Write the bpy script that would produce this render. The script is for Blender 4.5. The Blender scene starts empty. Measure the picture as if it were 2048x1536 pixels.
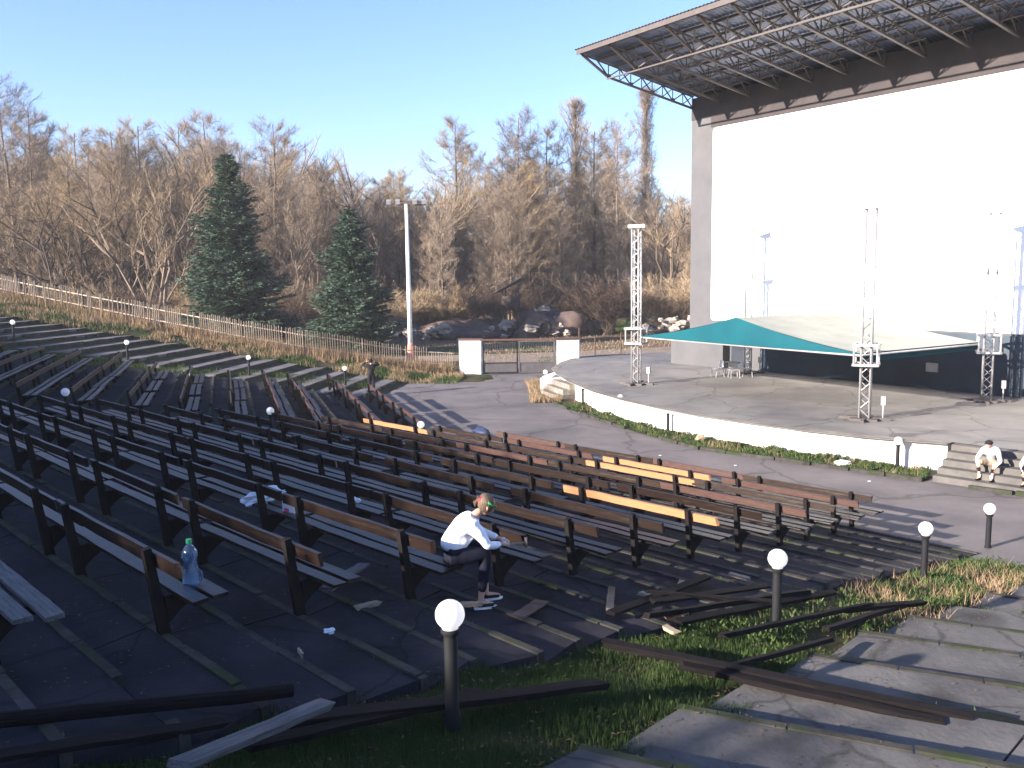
import bpy, bmesh, math, random
from mathutils import Vector, Matrix, noise
import numpy as np
R_ = math.radians
sc = bpy.context.scene
col = sc.collection

# ------------------------------------------------------------------ camera
H = 6.5
PITCH, ROLL, FPX = R_(7.2), R_(0.87), 1750.0
fw = Vector((0, math.cos(PITCH), -math.sin(PITCH)))
up0 = Vector((0, math.sin(PITCH), math.cos(PITCH)))
rt = math.cos(ROLL) * Vector((1, 0, 0)) - math.sin(ROLL) * up0
up = math.cos(ROLL) * up0 + math.sin(ROLL) * Vector((1, 0, 0))
cam = bpy.data.cameras.new('camera'); cam.sensor_width = 36; cam.lens = 36 * FPX / 2048
cam.clip_end = 4000; cam.clip_start = 0.05
co = bpy.data.objects.new('camera', cam); col.objects.link(co)
M = Matrix((rt, up, -fw)).transposed().to_4x4(); M.translation = Vector((0, 0, H))
co.matrix_world = M
sc.camera = co

# ------------------------------------------------------------------ sky, sun, exposure
SUN_AZ, SUN_EL = 60.0, 17.5        # the light travels towards azimuth 60 (from +Y towards +X)
w = bpy.data.worlds.new('World'); sc.world = w; w.use_nodes = True
nt = w.node_tree; bg = nt.nodes['Background']
sky = nt.nodes.new('ShaderNodeTexSky'); sky.sky_type = 'NISHITA'; sky.sun_disc = False
sky.sun_elevation = R_(SUN_EL); sky.sun_rotation = R_(SUN_AZ + 180)
sky.air_density = 1.0; sky.dust_density = 0.6; sky.ozone_density = 2.5
tint = nt.nodes.new('ShaderNodeMixRGB'); tint.blend_type = 'MULTIPLY'; tint.inputs[0].default_value = 1; tint.inputs[2].default_value = (0.90, 0.96, 1.25, 1)
nt.links.new(sky.outputs[0], tint.inputs[1]); nt.links.new(tint.outputs[0], bg.inputs[0]); bg.inputs[1].default_value = 0.075
sl = bpy.data.lights.new('sun', 'SUN'); sl.energy = 5.0; sl.angle = R_(0.55); sl.color = (1, 0.90, 0.80)
so = bpy.data.objects.new('sun', sl); col.objects.link(so)
az, el = R_(SUN_AZ), R_(SUN_EL)
sd = Vector((math.sin(az) * math.cos(el), math.cos(az) * math.cos(el), -math.sin(el)))
so.rotation_euler = sd.to_track_quat('-Z', 'Y').to_euler(); so.location = (-40, -30, 40)
sc.view_settings.view_transform = 'Standard'; sc.view_settings.look = 'None'
sc.view_settings.exposure = 1.95; sc.view_settings.gamma = 1.0

# ------------------------------------------------------------------ materials
def mat(name, base, base2=None, *a_, cracks=0, **k_):
    m = mat0(name, base, base2, *a_, **k_)
    if cracks:
        t = m.node_tree; b = t.nodes['Principled BSDF']; src = b.inputs['Base Color'].links[0].from_socket
        tc = t.nodes.new('ShaderNodeTexCoord'); nz = t.nodes.new('ShaderNodeTexNoise'); nz.inputs['Scale'].default_value = .7; nz.inputs['Detail'].default_value = 6
        ad = t.nodes.new('ShaderNodeMixRGB'); ad.blend_type = 'ADD'; ad.inputs[0].default_value = 1.6; vo = t.nodes.new('ShaderNodeTexVoronoi'); vo.feature = 'DISTANCE_TO_EDGE'; vo.inputs['Scale'].default_value = cracks
        t.links.new(tc.outputs['Object'], nz.inputs[0]); t.links.new(tc.outputs['Object'], ad.inputs[1]); t.links.new(nz.outputs[1], ad.inputs[2]); t.links.new(ad.outputs[0], vo.inputs[0])
        rp = t.nodes.new('ShaderNodeValToRGB'); rp.color_ramp.elements[0].position = .004; rp.color_ramp.elements[0].color = (.62, .62, .6, 1); rp.color_ramp.elements[1].position = .016; rp.color_ramp.elements[1].color = (1, 1, 1, 1)
        t.links.new(vo.outputs[0], rp.inputs[0]); mu = t.nodes.new('ShaderNodeMixRGB'); mu.blend_type = 'MULTIPLY'; mu.inputs[0].default_value = 1
        t.links.new(src, mu.inputs[1]); t.links.new(rp.outputs[0], mu.inputs[2]); t.links.new(mu.outputs[0], b.inputs['Base Color'])
    return m
def mat0(name, base, base2=None, scale=4.0, rough=0.8, spec=0.3, bump=0.0, bscale=None, detail=6, stretch=None, coords='Object', mid=(0.35, 0.65), third=None, metallic=0.0):
    m = bpy.data.materials.new(name); m.use_nodes = True
    t = m.node_tree; b = t.nodes['Principled BSDF']
    b.inputs['Roughness'].default_value = rough
    b.inputs['Specular IOR Level'].default_value = spec
    b.inputs['Metallic'].default_value = metallic
    if base2 is None:
        base2 = tuple(c * 0.75 for c in base)
    tc = t.nodes.new('ShaderNodeTexCoord'); mp = t.nodes.new('ShaderNodeMapping')
    t.links.new(tc.outputs[coords], mp.inputs[0])
    if stretch: mp.inputs['Scale'].default_value = stretch
    n = t.nodes.new('ShaderNodeTexNoise'); n.inputs['Scale'].default_value = scale; n.inputs['Detail'].default_value = detail
    n.inputs['Roughness'].default_value = 0.65
    t.links.new(mp.outputs[0], n.inputs[0])
    r = t.nodes.new('ShaderNodeValToRGB'); e = r.color_ramp.elements
    e[0].position, e[1].position = mid; e[0].color = (*base, 1); e[1].color = (*base2, 1)
    t.links.new(n.outputs[0], r.inputs[0])
    out = r.outputs[0]
    if third:
        n2 = t.nodes.new('ShaderNodeTexNoise'); n2.inputs['Scale'].default_value = third[1]; n2.inputs['Detail'].default_value = 4
        t.links.new(mp.outputs[0], n2.inputs[0])
        r2 = t.nodes.new('ShaderNodeValToRGB'); r2.color_ramp.elements[0].position = third[2]; r2.color_ramp.elements[1].position = third[3]
        t.links.new(n2.outputs[0], r2.inputs[0])
        mx = t.nodes.new('ShaderNodeMixRGB'); t.links.new(r2.outputs[0], mx.inputs[0]); t.links.new(out, mx.inputs[1]); mx.inputs[2].default_value = (*third[0], 1)
        out = mx.outputs[0]
    t.links.new(out, b.inputs['Base Color'])
    if bump:
        nb = t.nodes.new('ShaderNodeTexNoise'); nb.inputs['Scale'].default_value = bscale or scale * 4; nb.inputs['Detail'].default_value = 8
        t.links.new(mp.outputs[0], nb.inputs[0])
        bp = t.nodes.new('ShaderNodeBump'); bp.inputs['Strength'].default_value = bump; bp.inputs['Distance'].default_value = 0.03
        t.links.new(nb.outputs[0], bp.inputs['Height']); t.links.new(bp.outputs[0], b.inputs['Normal'])
    return m

WS = (1, 14, 14)   # wood grain runs along local x
MT = dict(
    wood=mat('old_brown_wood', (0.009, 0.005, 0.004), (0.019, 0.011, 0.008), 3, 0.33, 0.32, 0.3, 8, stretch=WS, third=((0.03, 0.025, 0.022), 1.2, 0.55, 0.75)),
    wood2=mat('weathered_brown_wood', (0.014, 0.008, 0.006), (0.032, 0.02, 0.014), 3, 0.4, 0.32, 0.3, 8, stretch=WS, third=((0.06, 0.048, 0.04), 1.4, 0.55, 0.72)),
    redwood=mat('reddish_painted_wood', (0.040, 0.016, 0.012), (0.075, 0.036, 0.027), 3, 0.55, 0.4, 0.3, 8, stretch=WS, third=((0.06, 0.04, 0.03), 1.4, 0.55, 0.7)),
    newwood=mat('fresh_pine_wood', (0.37, 0.175, 0.080), (0.29, 0.135, 0.06), 3, 0.6, 0.3, 0.1, 8, stretch=WS),
    greywood=mat('grey_splintered_wood', (0.12, 0.12, 0.125), (0.05, 0.047, 0.047), 3, 0.7, 0.3, 0.4, 8, stretch=WS),
    palewood=mat('pale_cut_wood', (0.30, 0.24, 0.17), (0.22, 0.17, 0.115), 6, 0.7, 0.3),
    post=mat('dark_post_paint', (0.007, 0.0055, 0.005), (0.012, 0.009, 0.008), 6, 0.8, 0.15),
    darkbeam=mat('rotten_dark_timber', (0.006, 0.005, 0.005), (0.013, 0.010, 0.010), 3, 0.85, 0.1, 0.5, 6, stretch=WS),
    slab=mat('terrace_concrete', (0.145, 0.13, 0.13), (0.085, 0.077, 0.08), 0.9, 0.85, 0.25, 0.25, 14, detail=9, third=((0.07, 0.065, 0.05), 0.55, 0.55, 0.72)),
    slabnear=mat('near_terrace_concrete', (0.125, 0.118, 0.112), (0.065, 0.063, 0.062), 0.9, 0.9, 0.15, 0.25, 14, detail=9, cracks=0.45, third=((0.03, 0.027, 0.025), 0.55, 0.55, 0.72)),  # darker copy of the terrace concrete, part of the shade painted in
    slabshade=mat('shaded_terrace_concrete', (0.029, 0.027, 0.034), (0.015, 0.0145, 0.019), 0.9, 0.9, 0.12, 0.25, 14, detail=9, cracks=0.5, third=((0.008, 0.007, 0.007), 0.55, 0.52, 0.7)),  # terrace concrete with its shade painted in, darkened and tinted blue
    kerb=mat('mossy_kerb_stone', (0.055, 0.05, 0.046), (0.018, 0.019, 0.013), 2.5, 0.9, 0.2, 0.4, 9, third=((0.025, 0.035, 0.012), 1.1, 0.5, 0.65)),
    asphalt=mat('worn_asphalt', (0.148, 0.128, 0.125), (0.10, 0.088, 0.088), 0.5, 0.85, 0.3, 0.15, 20, detail=10, third=((0.060, 0.054, 0.057), 0.22, 0.55, 0.75), cracks=0.22),
    deck=mat('stage_concrete', (0.205, 0.19, 0.175), (0.125, 0.117, 0.11), 0.35, 0.8, 0.3, 0.12, 12, detail=10, cracks=0.3, third=((0.11, 0.10, 0.10), 0.5, 0.55, 0.75)),
    deckedge=mat('worn_stage_edge', (0.13, 0.11, 0.09), (0.24, 0.22, 0.19), 1.6, 0.9, 0.2, 0.4, 9),
    white=mat('white_painted_masonry', (0.82, 0.80, 0.78), (0.70, 0.67, 0.64), 1.2, 0.8, 0.3, 0.1, 9, third=((0.5, 0.46, 0.42), 0.8, 0.62, 0.8)),
    screen=mat('white_screen', (0.88, 0.88, 0.88), (0.84, 0.85, 0.86), 0.3, 0.9, 0.2),
    wall=mat('grey_wall_render', (0.098, 0.096, 0.10), (0.078, 0.077, 0.081), 0.5, 0.85, 0.25, 0.1, 5),
    darkwall=mat('dark_blue_wall', (0.035, 0.055, 0.075), (0.022, 0.032, 0.048), 0.7, 0.6, 0.4),
    roof=mat('blue_grey_roof_sheet', (0.10, 0.13, 0.21), (0.05, 0.065, 0.11), 0.8, 0.45, 0.5, metallic=0.1),
    steel=mat('brown_grey_steel', (0.085, 0.068, 0.062), (0.06, 0.05, 0.048), 2, 0.6, 0.4),
    alu=mat('aluminium_truss', (0.42, 0.41, 0.41), (0.33, 0.32, 0.32), 4, 0.35, 0.5, metallic=0.35),
    teal=mat('teal_canopy_cloth', (0.0, 0.068, 0.082), (0.0, 0.05, 0.068), 0.5, 0.75, 0.2, 0.5, 1.3),
    cream=mat('pale_canopy_cloth', (0.30, 0.305, 0.265), (0.23, 0.24, 0.21), 0.6, 0.8, 0.2, 0.5, 1.3),
    black=mat('black_paint', (0.007, 0.007, 0.008), (0.010, 0.010, 0.011), 6, 0.75, 0.2),
    globe=mat('opal_glass_globe', (0.86, 0.86, 0.85), (0.82, 0.82, 0.82), 2, 0.25, 0.6),
    fence=mat('grey_picket_wood', (0.38, 0.31, 0.24), (0.25, 0.20, 0.155), 2, 0.85, 0.2),
    spruce=mat('blue_spruce_needles', (0.10, 0.145, 0.10), (0.035, 0.065, 0.035), 0.8, 0.7, 0.3),
    bark=mat('tan_bark', (0.21, 0.155, 0.11), (0.11, 0.085, 0.065), 1.5, 0.9, 0.2),
    barkd=mat('dark_bark', (0.10, 0.075, 0.06), (0.06, 0.045, 0.04), 1.5, 0.9, 0.2),
    twig=mat('brown_twigs', (0.34, 0.255, 0.155), (0.22, 0.16, 0.10), 0.25, 0.9, 0.1),
    twigp=mat('purple_twigs', (0.29, 0.225, 0.165), (0.19, 0.145, 0.11), 0.25, 0.9, 0.1),
    twigdark=mat('dark_undergrowth', (0.11, 0.075, 0.055), (0.06, 0.042, 0.034), 0.25, 0.9, 0.1),
    twigy=mat('ochre_twigs', (0.34, 0.25, 0.155), (0.23, 0.17, 0.11), 0.25, 0.9, 0.1),
    soil=mat('leaf_litter_ground', (0.17, 0.115, 0.075), (0.10, 0.075, 0.05), 0.25, 0.95, 0.1, 0.4, 3, detail=8, third=((0.07, 0.095, 0.03), 0.12, 0.5, 0.62)),
    bank=mat('grassy_bank_ground', (0.022, 0.036, 0.011), (0.06, 0.046, 0.026), 0.6, 0.95, 0.1, 0.5, 5, detail=8),
    grass=mat('green_grass', (0.024, 0.052, 0.011), (0.055, 0.080, 0.022), 0.6, 0.7, 0.2),
    dry=mat('dry_grass', (0.30, 0.21, 0.125), (0.18, 0.13, 0.08), 0.9, 0.9, 0.1),
    rock=mat('rubble_stone', (0.40, 0.35, 0.28), (0.20, 0.17, 0.15), 1.2, 0.9, 0.2, 0.4, 4),
    mound=mat('dark_spoil_heap', (0.075, 0.055, 0.055), (0.14, 0.10, 0.08), 0.6, 0.95, 0.1, 0.6, 3),
    hill=mat('wooded_hill_ground', (0.12, 0.085, 0.065), (0.075, 0.06, 0.055), 0.05, 0.95, 0.1, detail=10),
    skin=mat('skin', (0.52, 0.29, 0.20), (0.46, 0.25, 0.17), 6, 0.55, 0.4),
    shirt=mat('white_cotton', (0.86, 0.86, 0.90), (0.78, 0.78, 0.84), 5, 0.85, 0.2, 0.3, 18),
    jeans=mat('dark_denim', (0.009, 0.010, 0.018), (0.014, 0.015, 0.026), 8, 0.95, 0.05),
    hair=mat('light_brown_hair', (0.13, 0.085, 0.055), (0.05, 0.033, 0.022), 22, 0.6, 0.4, 0.6, 60, stretch=(1, 1, .25)),
    red=mat('red_cloth', (0.65, 0.03, 0.04), (0.5, 0.02, 0.03), 6, 0.7, 0.3),
    green=mat('green_cloth', (0.02, 0.28, 0.06), (0.02, 0.2, 0.05), 6, 0.7, 0.3),
    glove=mat('work_glove_cloth', (0.62, 0.60, 0.55), (0.42, 0.40, 0.38), 12, 0.9, 0.2),
    gblack=mat('black_clothing', (0.010, 0.010, 0.013), (0.016, 0.015, 0.018), 6, 0.85, 0.2),
    gvest=mat('grey_cloth', (0.30, 0.31, 0.32), (0.24, 0.25, 0.26), 6, 0.85, 0.2),
    plastic=mat('white_plastic_film', (0.75, 0.78, 0.82), (0.6, 0.64, 0.7), 8, 0.35, 0.5, 0.6, 12),
    pink=mat('pink_label', (0.65, 0.12, 0.20), (0.6, 0.1, 0.2), 6, 0.5, 0.4),
    cap=mat('green_plastic_cap', (0.02, 0.32, 0.12), (0.02, 0.28, 0.10), 6, 0.4, 0.5),
    navy=mat('navy_nylon', (0.02, 0.03, 0.075), (0.015, 0.02, 0.05), 6, 0.6, 0.3),
    flats=mat('cream_render', (0.62, 0.50, 0.34), (0.55, 0.44, 0.30), 0.3, 0.9, 0.2),
    window=mat('dark_window_glass', (0.04, 0.05, 0.06), (0.03, 0.03, 0.04), 1, 0.2, 0.5),
    pinkbase=mat('faded_red_paint', (0.62, 0.22, 0.16), (0.5, 0.2, 0.15), 3, 0.7, 0.3),
    rust=mat('rusty_steel', (0.11, 0.055, 0.04), (0.07, 0.04, 0.03), 5, 0.8, 0.3),
    mesh=mat('grey_gate_panel', (0.075, 0.07, 0.075), (0.055, 0.05, 0.055), 3, 0.7, 0.3),
)
def glass():
    m = bpy.data.materials.new('clear_plastic'); m.use_nodes = True
    b = m.node_tree.nodes['Principled BSDF']
    b.inputs['Base Color'].default_value = (0.35, 0.52, 0.75, 1); b.inputs['Roughness'].default_value = 0.12
    b.inputs['Transmission Weight'].default_value = 0.85; b.inputs['IOR'].default_value = 1.33
    n = m.node_tree.nodes.new('ShaderNodeTexNoise'); n.inputs['Scale'].default_value = 25
    bp = m.node_tree.nodes.new('ShaderNodeBump'); bp.inputs['Strength'].default_value = 0.3
    m.node_tree.links.new(n.outputs[0], bp.inputs['Height']); m.node_tree.links.new(bp.outputs[0], b.inputs['Normal'])
    return m
MT['glass'] = glass()
def opal():
    m = bpy.data.materials.new('opal_plastic_globe'); m.use_nodes = True; t = m.node_tree
    p = t.nodes['Principled BSDF']; p.inputs['Base Color'].default_value = (.86, .86, .85, 1); p.inputs['Roughness'].default_value = .25
    tr = t.nodes.new('ShaderNodeBsdfTranslucent'); tr.inputs[0].default_value = (.95, .95, .94, 1); mx = t.nodes.new('ShaderNodeMixShader'); mx.inputs[0].default_value = .55
    t.links.new(p.outputs[0], mx.inputs[1]); t.links.new(tr.outputs[0], mx.inputs[2]); t.links.new(mx.outputs[0], t.nodes['Material Output'].inputs[0]); return m
MT['globe'] = opal()

# ------------------------------------------------------------------ mesh helpers
class MB:
    def __init__(s): s.v = []; s.f = []; s.mi = []
    def add(s, vs, fs, m=0):
        o = len(s.v); s.v += [tuple(p) for p in vs]; s.f += [tuple(i + o for i in f) for f in fs]; s.mi += [m] * len(fs)
    def box(s, c, d, rot=None, m=0):
        x, y, z = d[0] / 2, d[1] / 2, d[2] / 2
        vs = [Vector((a * x, b * y, e * z)) for a in (-1, 1) for b in (-1, 1) for e in (-1, 1)]
        if rot is not None: vs = [rot @ p for p in vs]
        vs = [p + Vector(c) for p in vs]
        s.add(vs, [(0, 1, 3, 2), (4, 6, 7, 5), (0, 4, 5, 1), (2, 3, 7, 6), (0, 2, 6, 4), (1, 5, 7, 3)], m)
    def beam(s, a, b, wd, ht, upv=(0, 0, 1), m=0):
        a, b = Vector(a), Vector(b); d = (b - a)
        if d.length < 1e-6: return
        x = d.normalized(); u = Vector(upv); y = u.cross(x)
        if y.length < 1e-4: y = Vector((1, 0, 0)).cross(x)
        y.normalize(); z = x.cross(y)
        rot = Matrix((x, y, z)).transposed()
        s.box((a + b) / 2, (d.length, wd, ht), rot, m)
    def tube(s, pts, rad, n=6, cap=True, m=0):
        pts = [Vector(p) for p in pts]; vs = []; k = len(pts)
        ref = Vector((0.31, 0.11, 0.94))
        for i, p in enumerate(pts):
            t = (pts[min(i + 1, k - 1)] - pts[max(i - 1, 0)])
            if t.length < 1e-9: t = Vector((0, 0, 1))
            t.normalize(); x = ref.cross(t)
            if x.length < 0.05: x = Vector((1, 0, 0)).cross(t)
            x.normalize(); y = t.cross(x); r = rad[i] if hasattr(rad, '__len__') else rad
            for j in range(n):
                a = 2 * math.pi * j / n; vs.append(p + x * (math.cos(a) * r) + y * (math.sin(a) * r))
        fs = [(i * n + j, i * n + (j + 1) % n, (i + 1) * n + (j + 1) % n, (i + 1) * n + j) for i in range(k - 1) for j in range(n)]
        if cap: fs += [tuple(range(n - 1, -1, -1)), tuple((k - 1) * n + j for j in range(n))]
        s.add(vs, fs, m)
    def lathe(s, prof, c=(0, 0, 0), n=20, m=0):
        vs = []; c = Vector(c)
        for r, z in prof:
            for j in range(n):
                a = 2 * math.pi * j / n; vs.append(c + Vector((r * math.cos(a), r * math.sin(a), z)))
        k = len(prof)
        fs = [(i * n + j, i * n + (j + 1) % n, (i + 1) * n + (j + 1) % n, (i + 1) * n + j) for i in range(k - 1) for j in range(n)]
        fs += [tuple(range(n - 1, -1, -1)), tuple((k - 1) * n + j for j in range(n))]
        s.add(vs, fs, m)
    def prism(s, poly, z0, z1, m=0):
        n = len(poly)
        vs = [(p[0], p[1], z0) for p in poly] + [(p[0], p[1], z1) for p in poly]
        fs = [(i, (i + 1) % n, n + (i + 1) % n, n + i) for i in range(n)] + [tuple(range(n - 1, -1, -1)), tuple(range(n, 2 * n))]
        s.add(vs, fs, m)
    def blob(s, c, r, seed=0, amp=0.25, seg=(8, 12), m=0, fl=0.0):
        nu, nv = seg; vs = []; rr = random.Random(seed); off = Vector((rr.random() * 50, rr.random() * 50, 0))
        rx, ry, rz = r if hasattr(r, '__len__') else (r, r, r)
        for i in range(nu + 1):
            th = math.pi * i / nu
            for j in range(nv):
                ph = 2 * math.pi * j / nv
                d = Vector((math.sin(th) * math.cos(ph), math.sin(th) * math.sin(ph), math.cos(th)))
                q = 1 + amp * noise.noise(d * 1.6 + off) * 1.6
                vs.append(Vector(c) + Vector((d.x * rx * q, d.y * ry * q, max(d.z, -1 + fl) * rz * q)))
        fs = [(i * nv + j, (i + 1) * nv + j, (i + 1) * nv + (j + 1) % nv, i * nv + (j + 1) % nv) for i in range(nu) for j in range(nv)]
        s.add(vs, fs, m)
    def build(s, name, mats, parent=None, smooth=False, loc=None, rz=0):
        me = bpy.data.meshes.new(name); me.from_pydata(s.v, [], s.f)
        for mm in (mats if isinstance(mats, (list, tuple)) else [mats]): me.materials.append(mm)
        if any(s.mi): me.polygons.foreach_set('material_index', s.mi)
        if smooth: me.polygons.foreach_set('use_smooth', [True] * len(me.polygons))
        me.update()
        o = bpy.data.objects.new(name, me); col.objects.link(o)
        if parent: o.parent = parent
        if loc: o.location = loc
        o.rotation_euler.z = rz
        return o
def tag(o, label=None, cat=None, group=None, kind=None):
    if label: o['label'] = label
    if cat: o['category'] = cat
    if group: o['group'] = group
    if kind: o['kind'] = kind
    return o
def empty(name, loc, rz=0, **k):
    o = bpy.data.objects.new(name, None); col.objects.link(o); o.location = loc; o.rotation_euler = (0, 0, rz)
    o.empty_display_size = 0.2
    return tag(o, **k)
def copy_tree(o, loc=None, rz=None, parent=None, label=None, group=None):
    c = o.copy(); col.objects.link(c); c.parent = parent
    if loc is not None: c.location = loc
    if rz is not None: c.rotation_euler = (0, 0, rz)
    if label: c['label'] = label
    if group: c['group'] = group
    for ch in list(o.children): copy_tree(ch, parent=c)
    return c
ORD = ['zeroth', 'first', 'second', 'third', 'fourth', 'fifth', 'sixth', 'seventh', 'eighth', 'ninth', 'tenth', 'eleventh', 'twelfth', 'thirteenth', 'fourteenth', 'fifteenth', 'sixteenth', 'seventeenth', 'eighteenth', 'nineteenth', 'twentieth']

# ------------------------------------------------------------------ plan geometry of the amphitheatre
def nv(a): a = R_(a); return Vector((math.sin(a), math.cos(a)))
def P(ang, n, m, z=None):
    a = R_(ang); x = n * math.sin(a) + m * math.cos(a); y = n * math.cos(a) - m * math.sin(a)
    return Vector((x, y)) if z is None else Vector((x, y, z))
K = 0.16
BL = {46: 21.18, 72: 8.0, 98: -12.5, 24: 22.4}
def nm(ang, p): n_ = nv(ang); return p[0] * n_.x + p[1] * n_.y, p[0] * n_.y - p[1] * n_.x
def terr(x, y):
    p = (x, y)
    v = [min(BL[a] - nm(a, p)[0], {46: 22.5, 72: 38, 98: 36, 24: 21}[a]) for a in BL]
    z = K * max(0, *v)
    n98, m98 = nm(98, p)
    d = -53.2 - min(1, max(0, (-15 - n98) / 20)) * 6.0 - m98      # beyond the fence the bank falls to the field
    if n98 < -9:
        if m98 < -51.2: z += 0.28 * min(1, (-51.2 - m98) / 1.0)
        if d > 0: z *= max(0.0, 1 - d / 7.0)
    return z

# ground sheet to the horizon
def grid(name, xs, ys, fz, m, **k):
    nx, ny = len(xs), len(ys)
    vs = [(x, y, fz(x, y)) for y in ys for x in xs]
    fs = [(j * nx + i, j * nx + i + 1, (j + 1) * nx + i + 1, (j + 1) * nx + i) for j in range(ny - 1) for i in range(nx - 1)]
    me = bpy.data.meshes.new(name); me.from_pydata(vs, [], fs); me.materials.append(m)
    me.polygons.foreach_set('use_smooth', [True] * len(fs)); me.update()
    o = bpy.data.objects.new(name, me); col.objects.link(o); return tag(o, **k)
xs = [-2500, -1200, -600, -300] + list(range(-200, 141, 4)) + [200, 300, 600, 1200, 2500]
ys = [-1500, -500, -200] + list(range(-80, 261, 4)) + [300, 400, 600, 1000, 2500]
grid('ground', xs, ys, lambda x, y: -0.09 + (0.25 * noise.noise(Vector((x * 0.05, y * 0.05, 3))) * min(1, max(0, (y - 66) / 15)) if y < 500 else -0.09), MT['soil'], kind='structure')
def fr(a, b, s):
    n = int(round((b - a) / s)); return [a + (b - a) * i / n for i in range(n + 1)]
def hz(x, y):
    t = terr(x, y)
    if t <= 0: return -0.05
    return t - 0.17 + 0.05 * noise.noise(Vector((x * 0.9, y * 0.9, 0)))
grid('hillside', fr(-70, 26, 0.5), fr(-14, 74, 0.5), hz, MT['bank'], kind='structure')
# promenade
b = MB(); poly = [(-13.5, 56.3), (3.0, 56.9), (3.2, 50), (14, 35), (40, 20), (40, -5), (-3, -5), (-24, 36)]
b.v = [(x, y, 0.0) for x, y in poly]; b.f = [tuple(range(len(poly)))]; b.mi = [0]
tag(b.build('promenade', MT['asphalt']), kind='structure')
b = MB(); b.add([(-2, 56.6, -0.03), (3.0, 56.6, -0.03), (5, 64, -0.03), (26, 74, -0.03), (26, 80, -0.03), (2, 72, -0.03), (-12, 70, -0.03), (-12, 66, -0.03), (-2, 66, -0.03)], [tuple(range(9))])
tag(b.build('path', mat('dirt_path', (0.26, 0.20, 0.15), (0.18, 0.14, 0.11), 0.8, 0.95, 0.1, 0.3, 6)), kind='structure')

# ------------------------------------------------------------------ terraces
def terrace(ang, lips, mlo, mhi, name, m, kerbw=0.10, seed=1, joint=2.4):
    rr = random.Random(seed); c = BL[ang]; b = MB(); kb = MB()
    for i in range(len(lips) - 1):
        n1, n0 = lips[i], lips[i + 1]           # tread spans n0..n1, lip at n1
        z = K * (c - n1); lo0, lo1 = mlo(n0), mlo(n1); hi0, hi1 = mhi(n0), mhi(n1)
        L = hi1 - lo1; k = max(1, int(L / joint))
        for q in range(k):                      # separate slabs with open joints
            t0, t1 = q / k, (q + 1) / k; g = 0.012
            a0, a1 = lo0 + (hi0 - lo0) * t0 + g, lo0 + (hi0 - lo0) * t1 - g
            c0, c1 = lo1 + (hi1 - lo1) * t0 + g, lo1 + (hi1 - lo1) * t1 - g
            dz = rr.uniform(-0.008, 0.008)
            pts = [P(ang, n0 + 0.004, a0), P(ang, n0 + 0.004, a1), P(ang, n1 - kerbw, c1), P(ang, n1 - kerbw, c0)]
            b.prism([(p.x, p.y) for p in pts], z - 0.42, z + dz - 0.006)
        s = lo1                                  # kerb stones along the lip
        while s < hi1:
            l = rr.uniform(0.8, 1.25)
            if rr.random() > 0.05:
                e = min(s + l - 0.02, hi1); dn = rr.uniform(-0.012, 0.012); dz = rr.uniform(-0.012, 0.016)
                pts = [P(ang, n1 - kerbw + 0.006 + dn, s), P(ang, n1 - kerbw + 0.006 + dn, e), P(ang, n1 + dn, e), P(ang, n1 + dn, s)]
                kb.prism([(p.x, p.y) for p in pts], z - 0.30, z + 0.006 + dz)
            s += l
    tag(b.build(name, m), kind='structure'); tag(kb.build(name + '_kerb', MT['kerb']), kind='structure')
lips46 = [21.0 - 0.7975 * i for i in range(30)]
def clampB1lo(n):   # left limit of the middle block, where it meets the next block
    return -23.5 - (21.0 - n) * 0.62 if n > 9 else -31.2
terrace(46, lips46, clampB1lo, lambda n: -6.55 + 0.12 * math.sin(n * 3), 'terrace_middle', MT['slabshade'], seed=3)
rows72 = [6.7, 5.05, 3.3, 1.7, 0.1, -1.6, -3.18, -4.95, -6.6, -8.2, -9.8, -11.4, -13.0]
lips72 = [7.55]
for a_, b_ in zip(rows72, rows72[1:]): lips72 += [a_, (a_ + b_) / 2]
lips72 += [-13.0, -13.8]
terrace(72, lips72, lambda n: -48.2, lambda n: -31.2, 'terrace_second', MT['slabshade'], seed=4)
lips98 = [-14.1, -15.6, -17.15, -18.6, -20.15, -21.7, -23.3, -24.8, -26.5, -28.1, -29.7, -31.2, -32.7, -34.3, -35.9, -37.5, -39, -40.6, -42.2, -43.8, -45.4]
terrace(98, lips98, lambda n: -51.1 + 0.35 * math.sin(n * 2.1), lambda n: max(-44.5, -43.0 + (n + 17) * 0.0) if n > -30 else -41.5, 'terrace_far', MT['slab'], seed=5)
lips24 = [22.0, 20.6, 19.2, 17.75, 16.4, 15.08, 13.68, 12.27, 10.75, 9.4, 8.06, 6.62, 5.2, 3.8, 2.4]
def b0lo(n): # boundary parallel to the lamp aisle: m46 = -4.75
    # solve m24 so that m46 = -4.85 at this n24
    a = R_(46 - 24); mt = -4.8
    return (mt + n * math.sin(a)) / math.cos(a)
terrace(24, lips24, lambda n: b0lo(n) + 0.15 * math.sin(n * 5), lambda n: b0lo(n) + 16, 'terrace_near', MT['slabnear'], seed=6)

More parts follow.
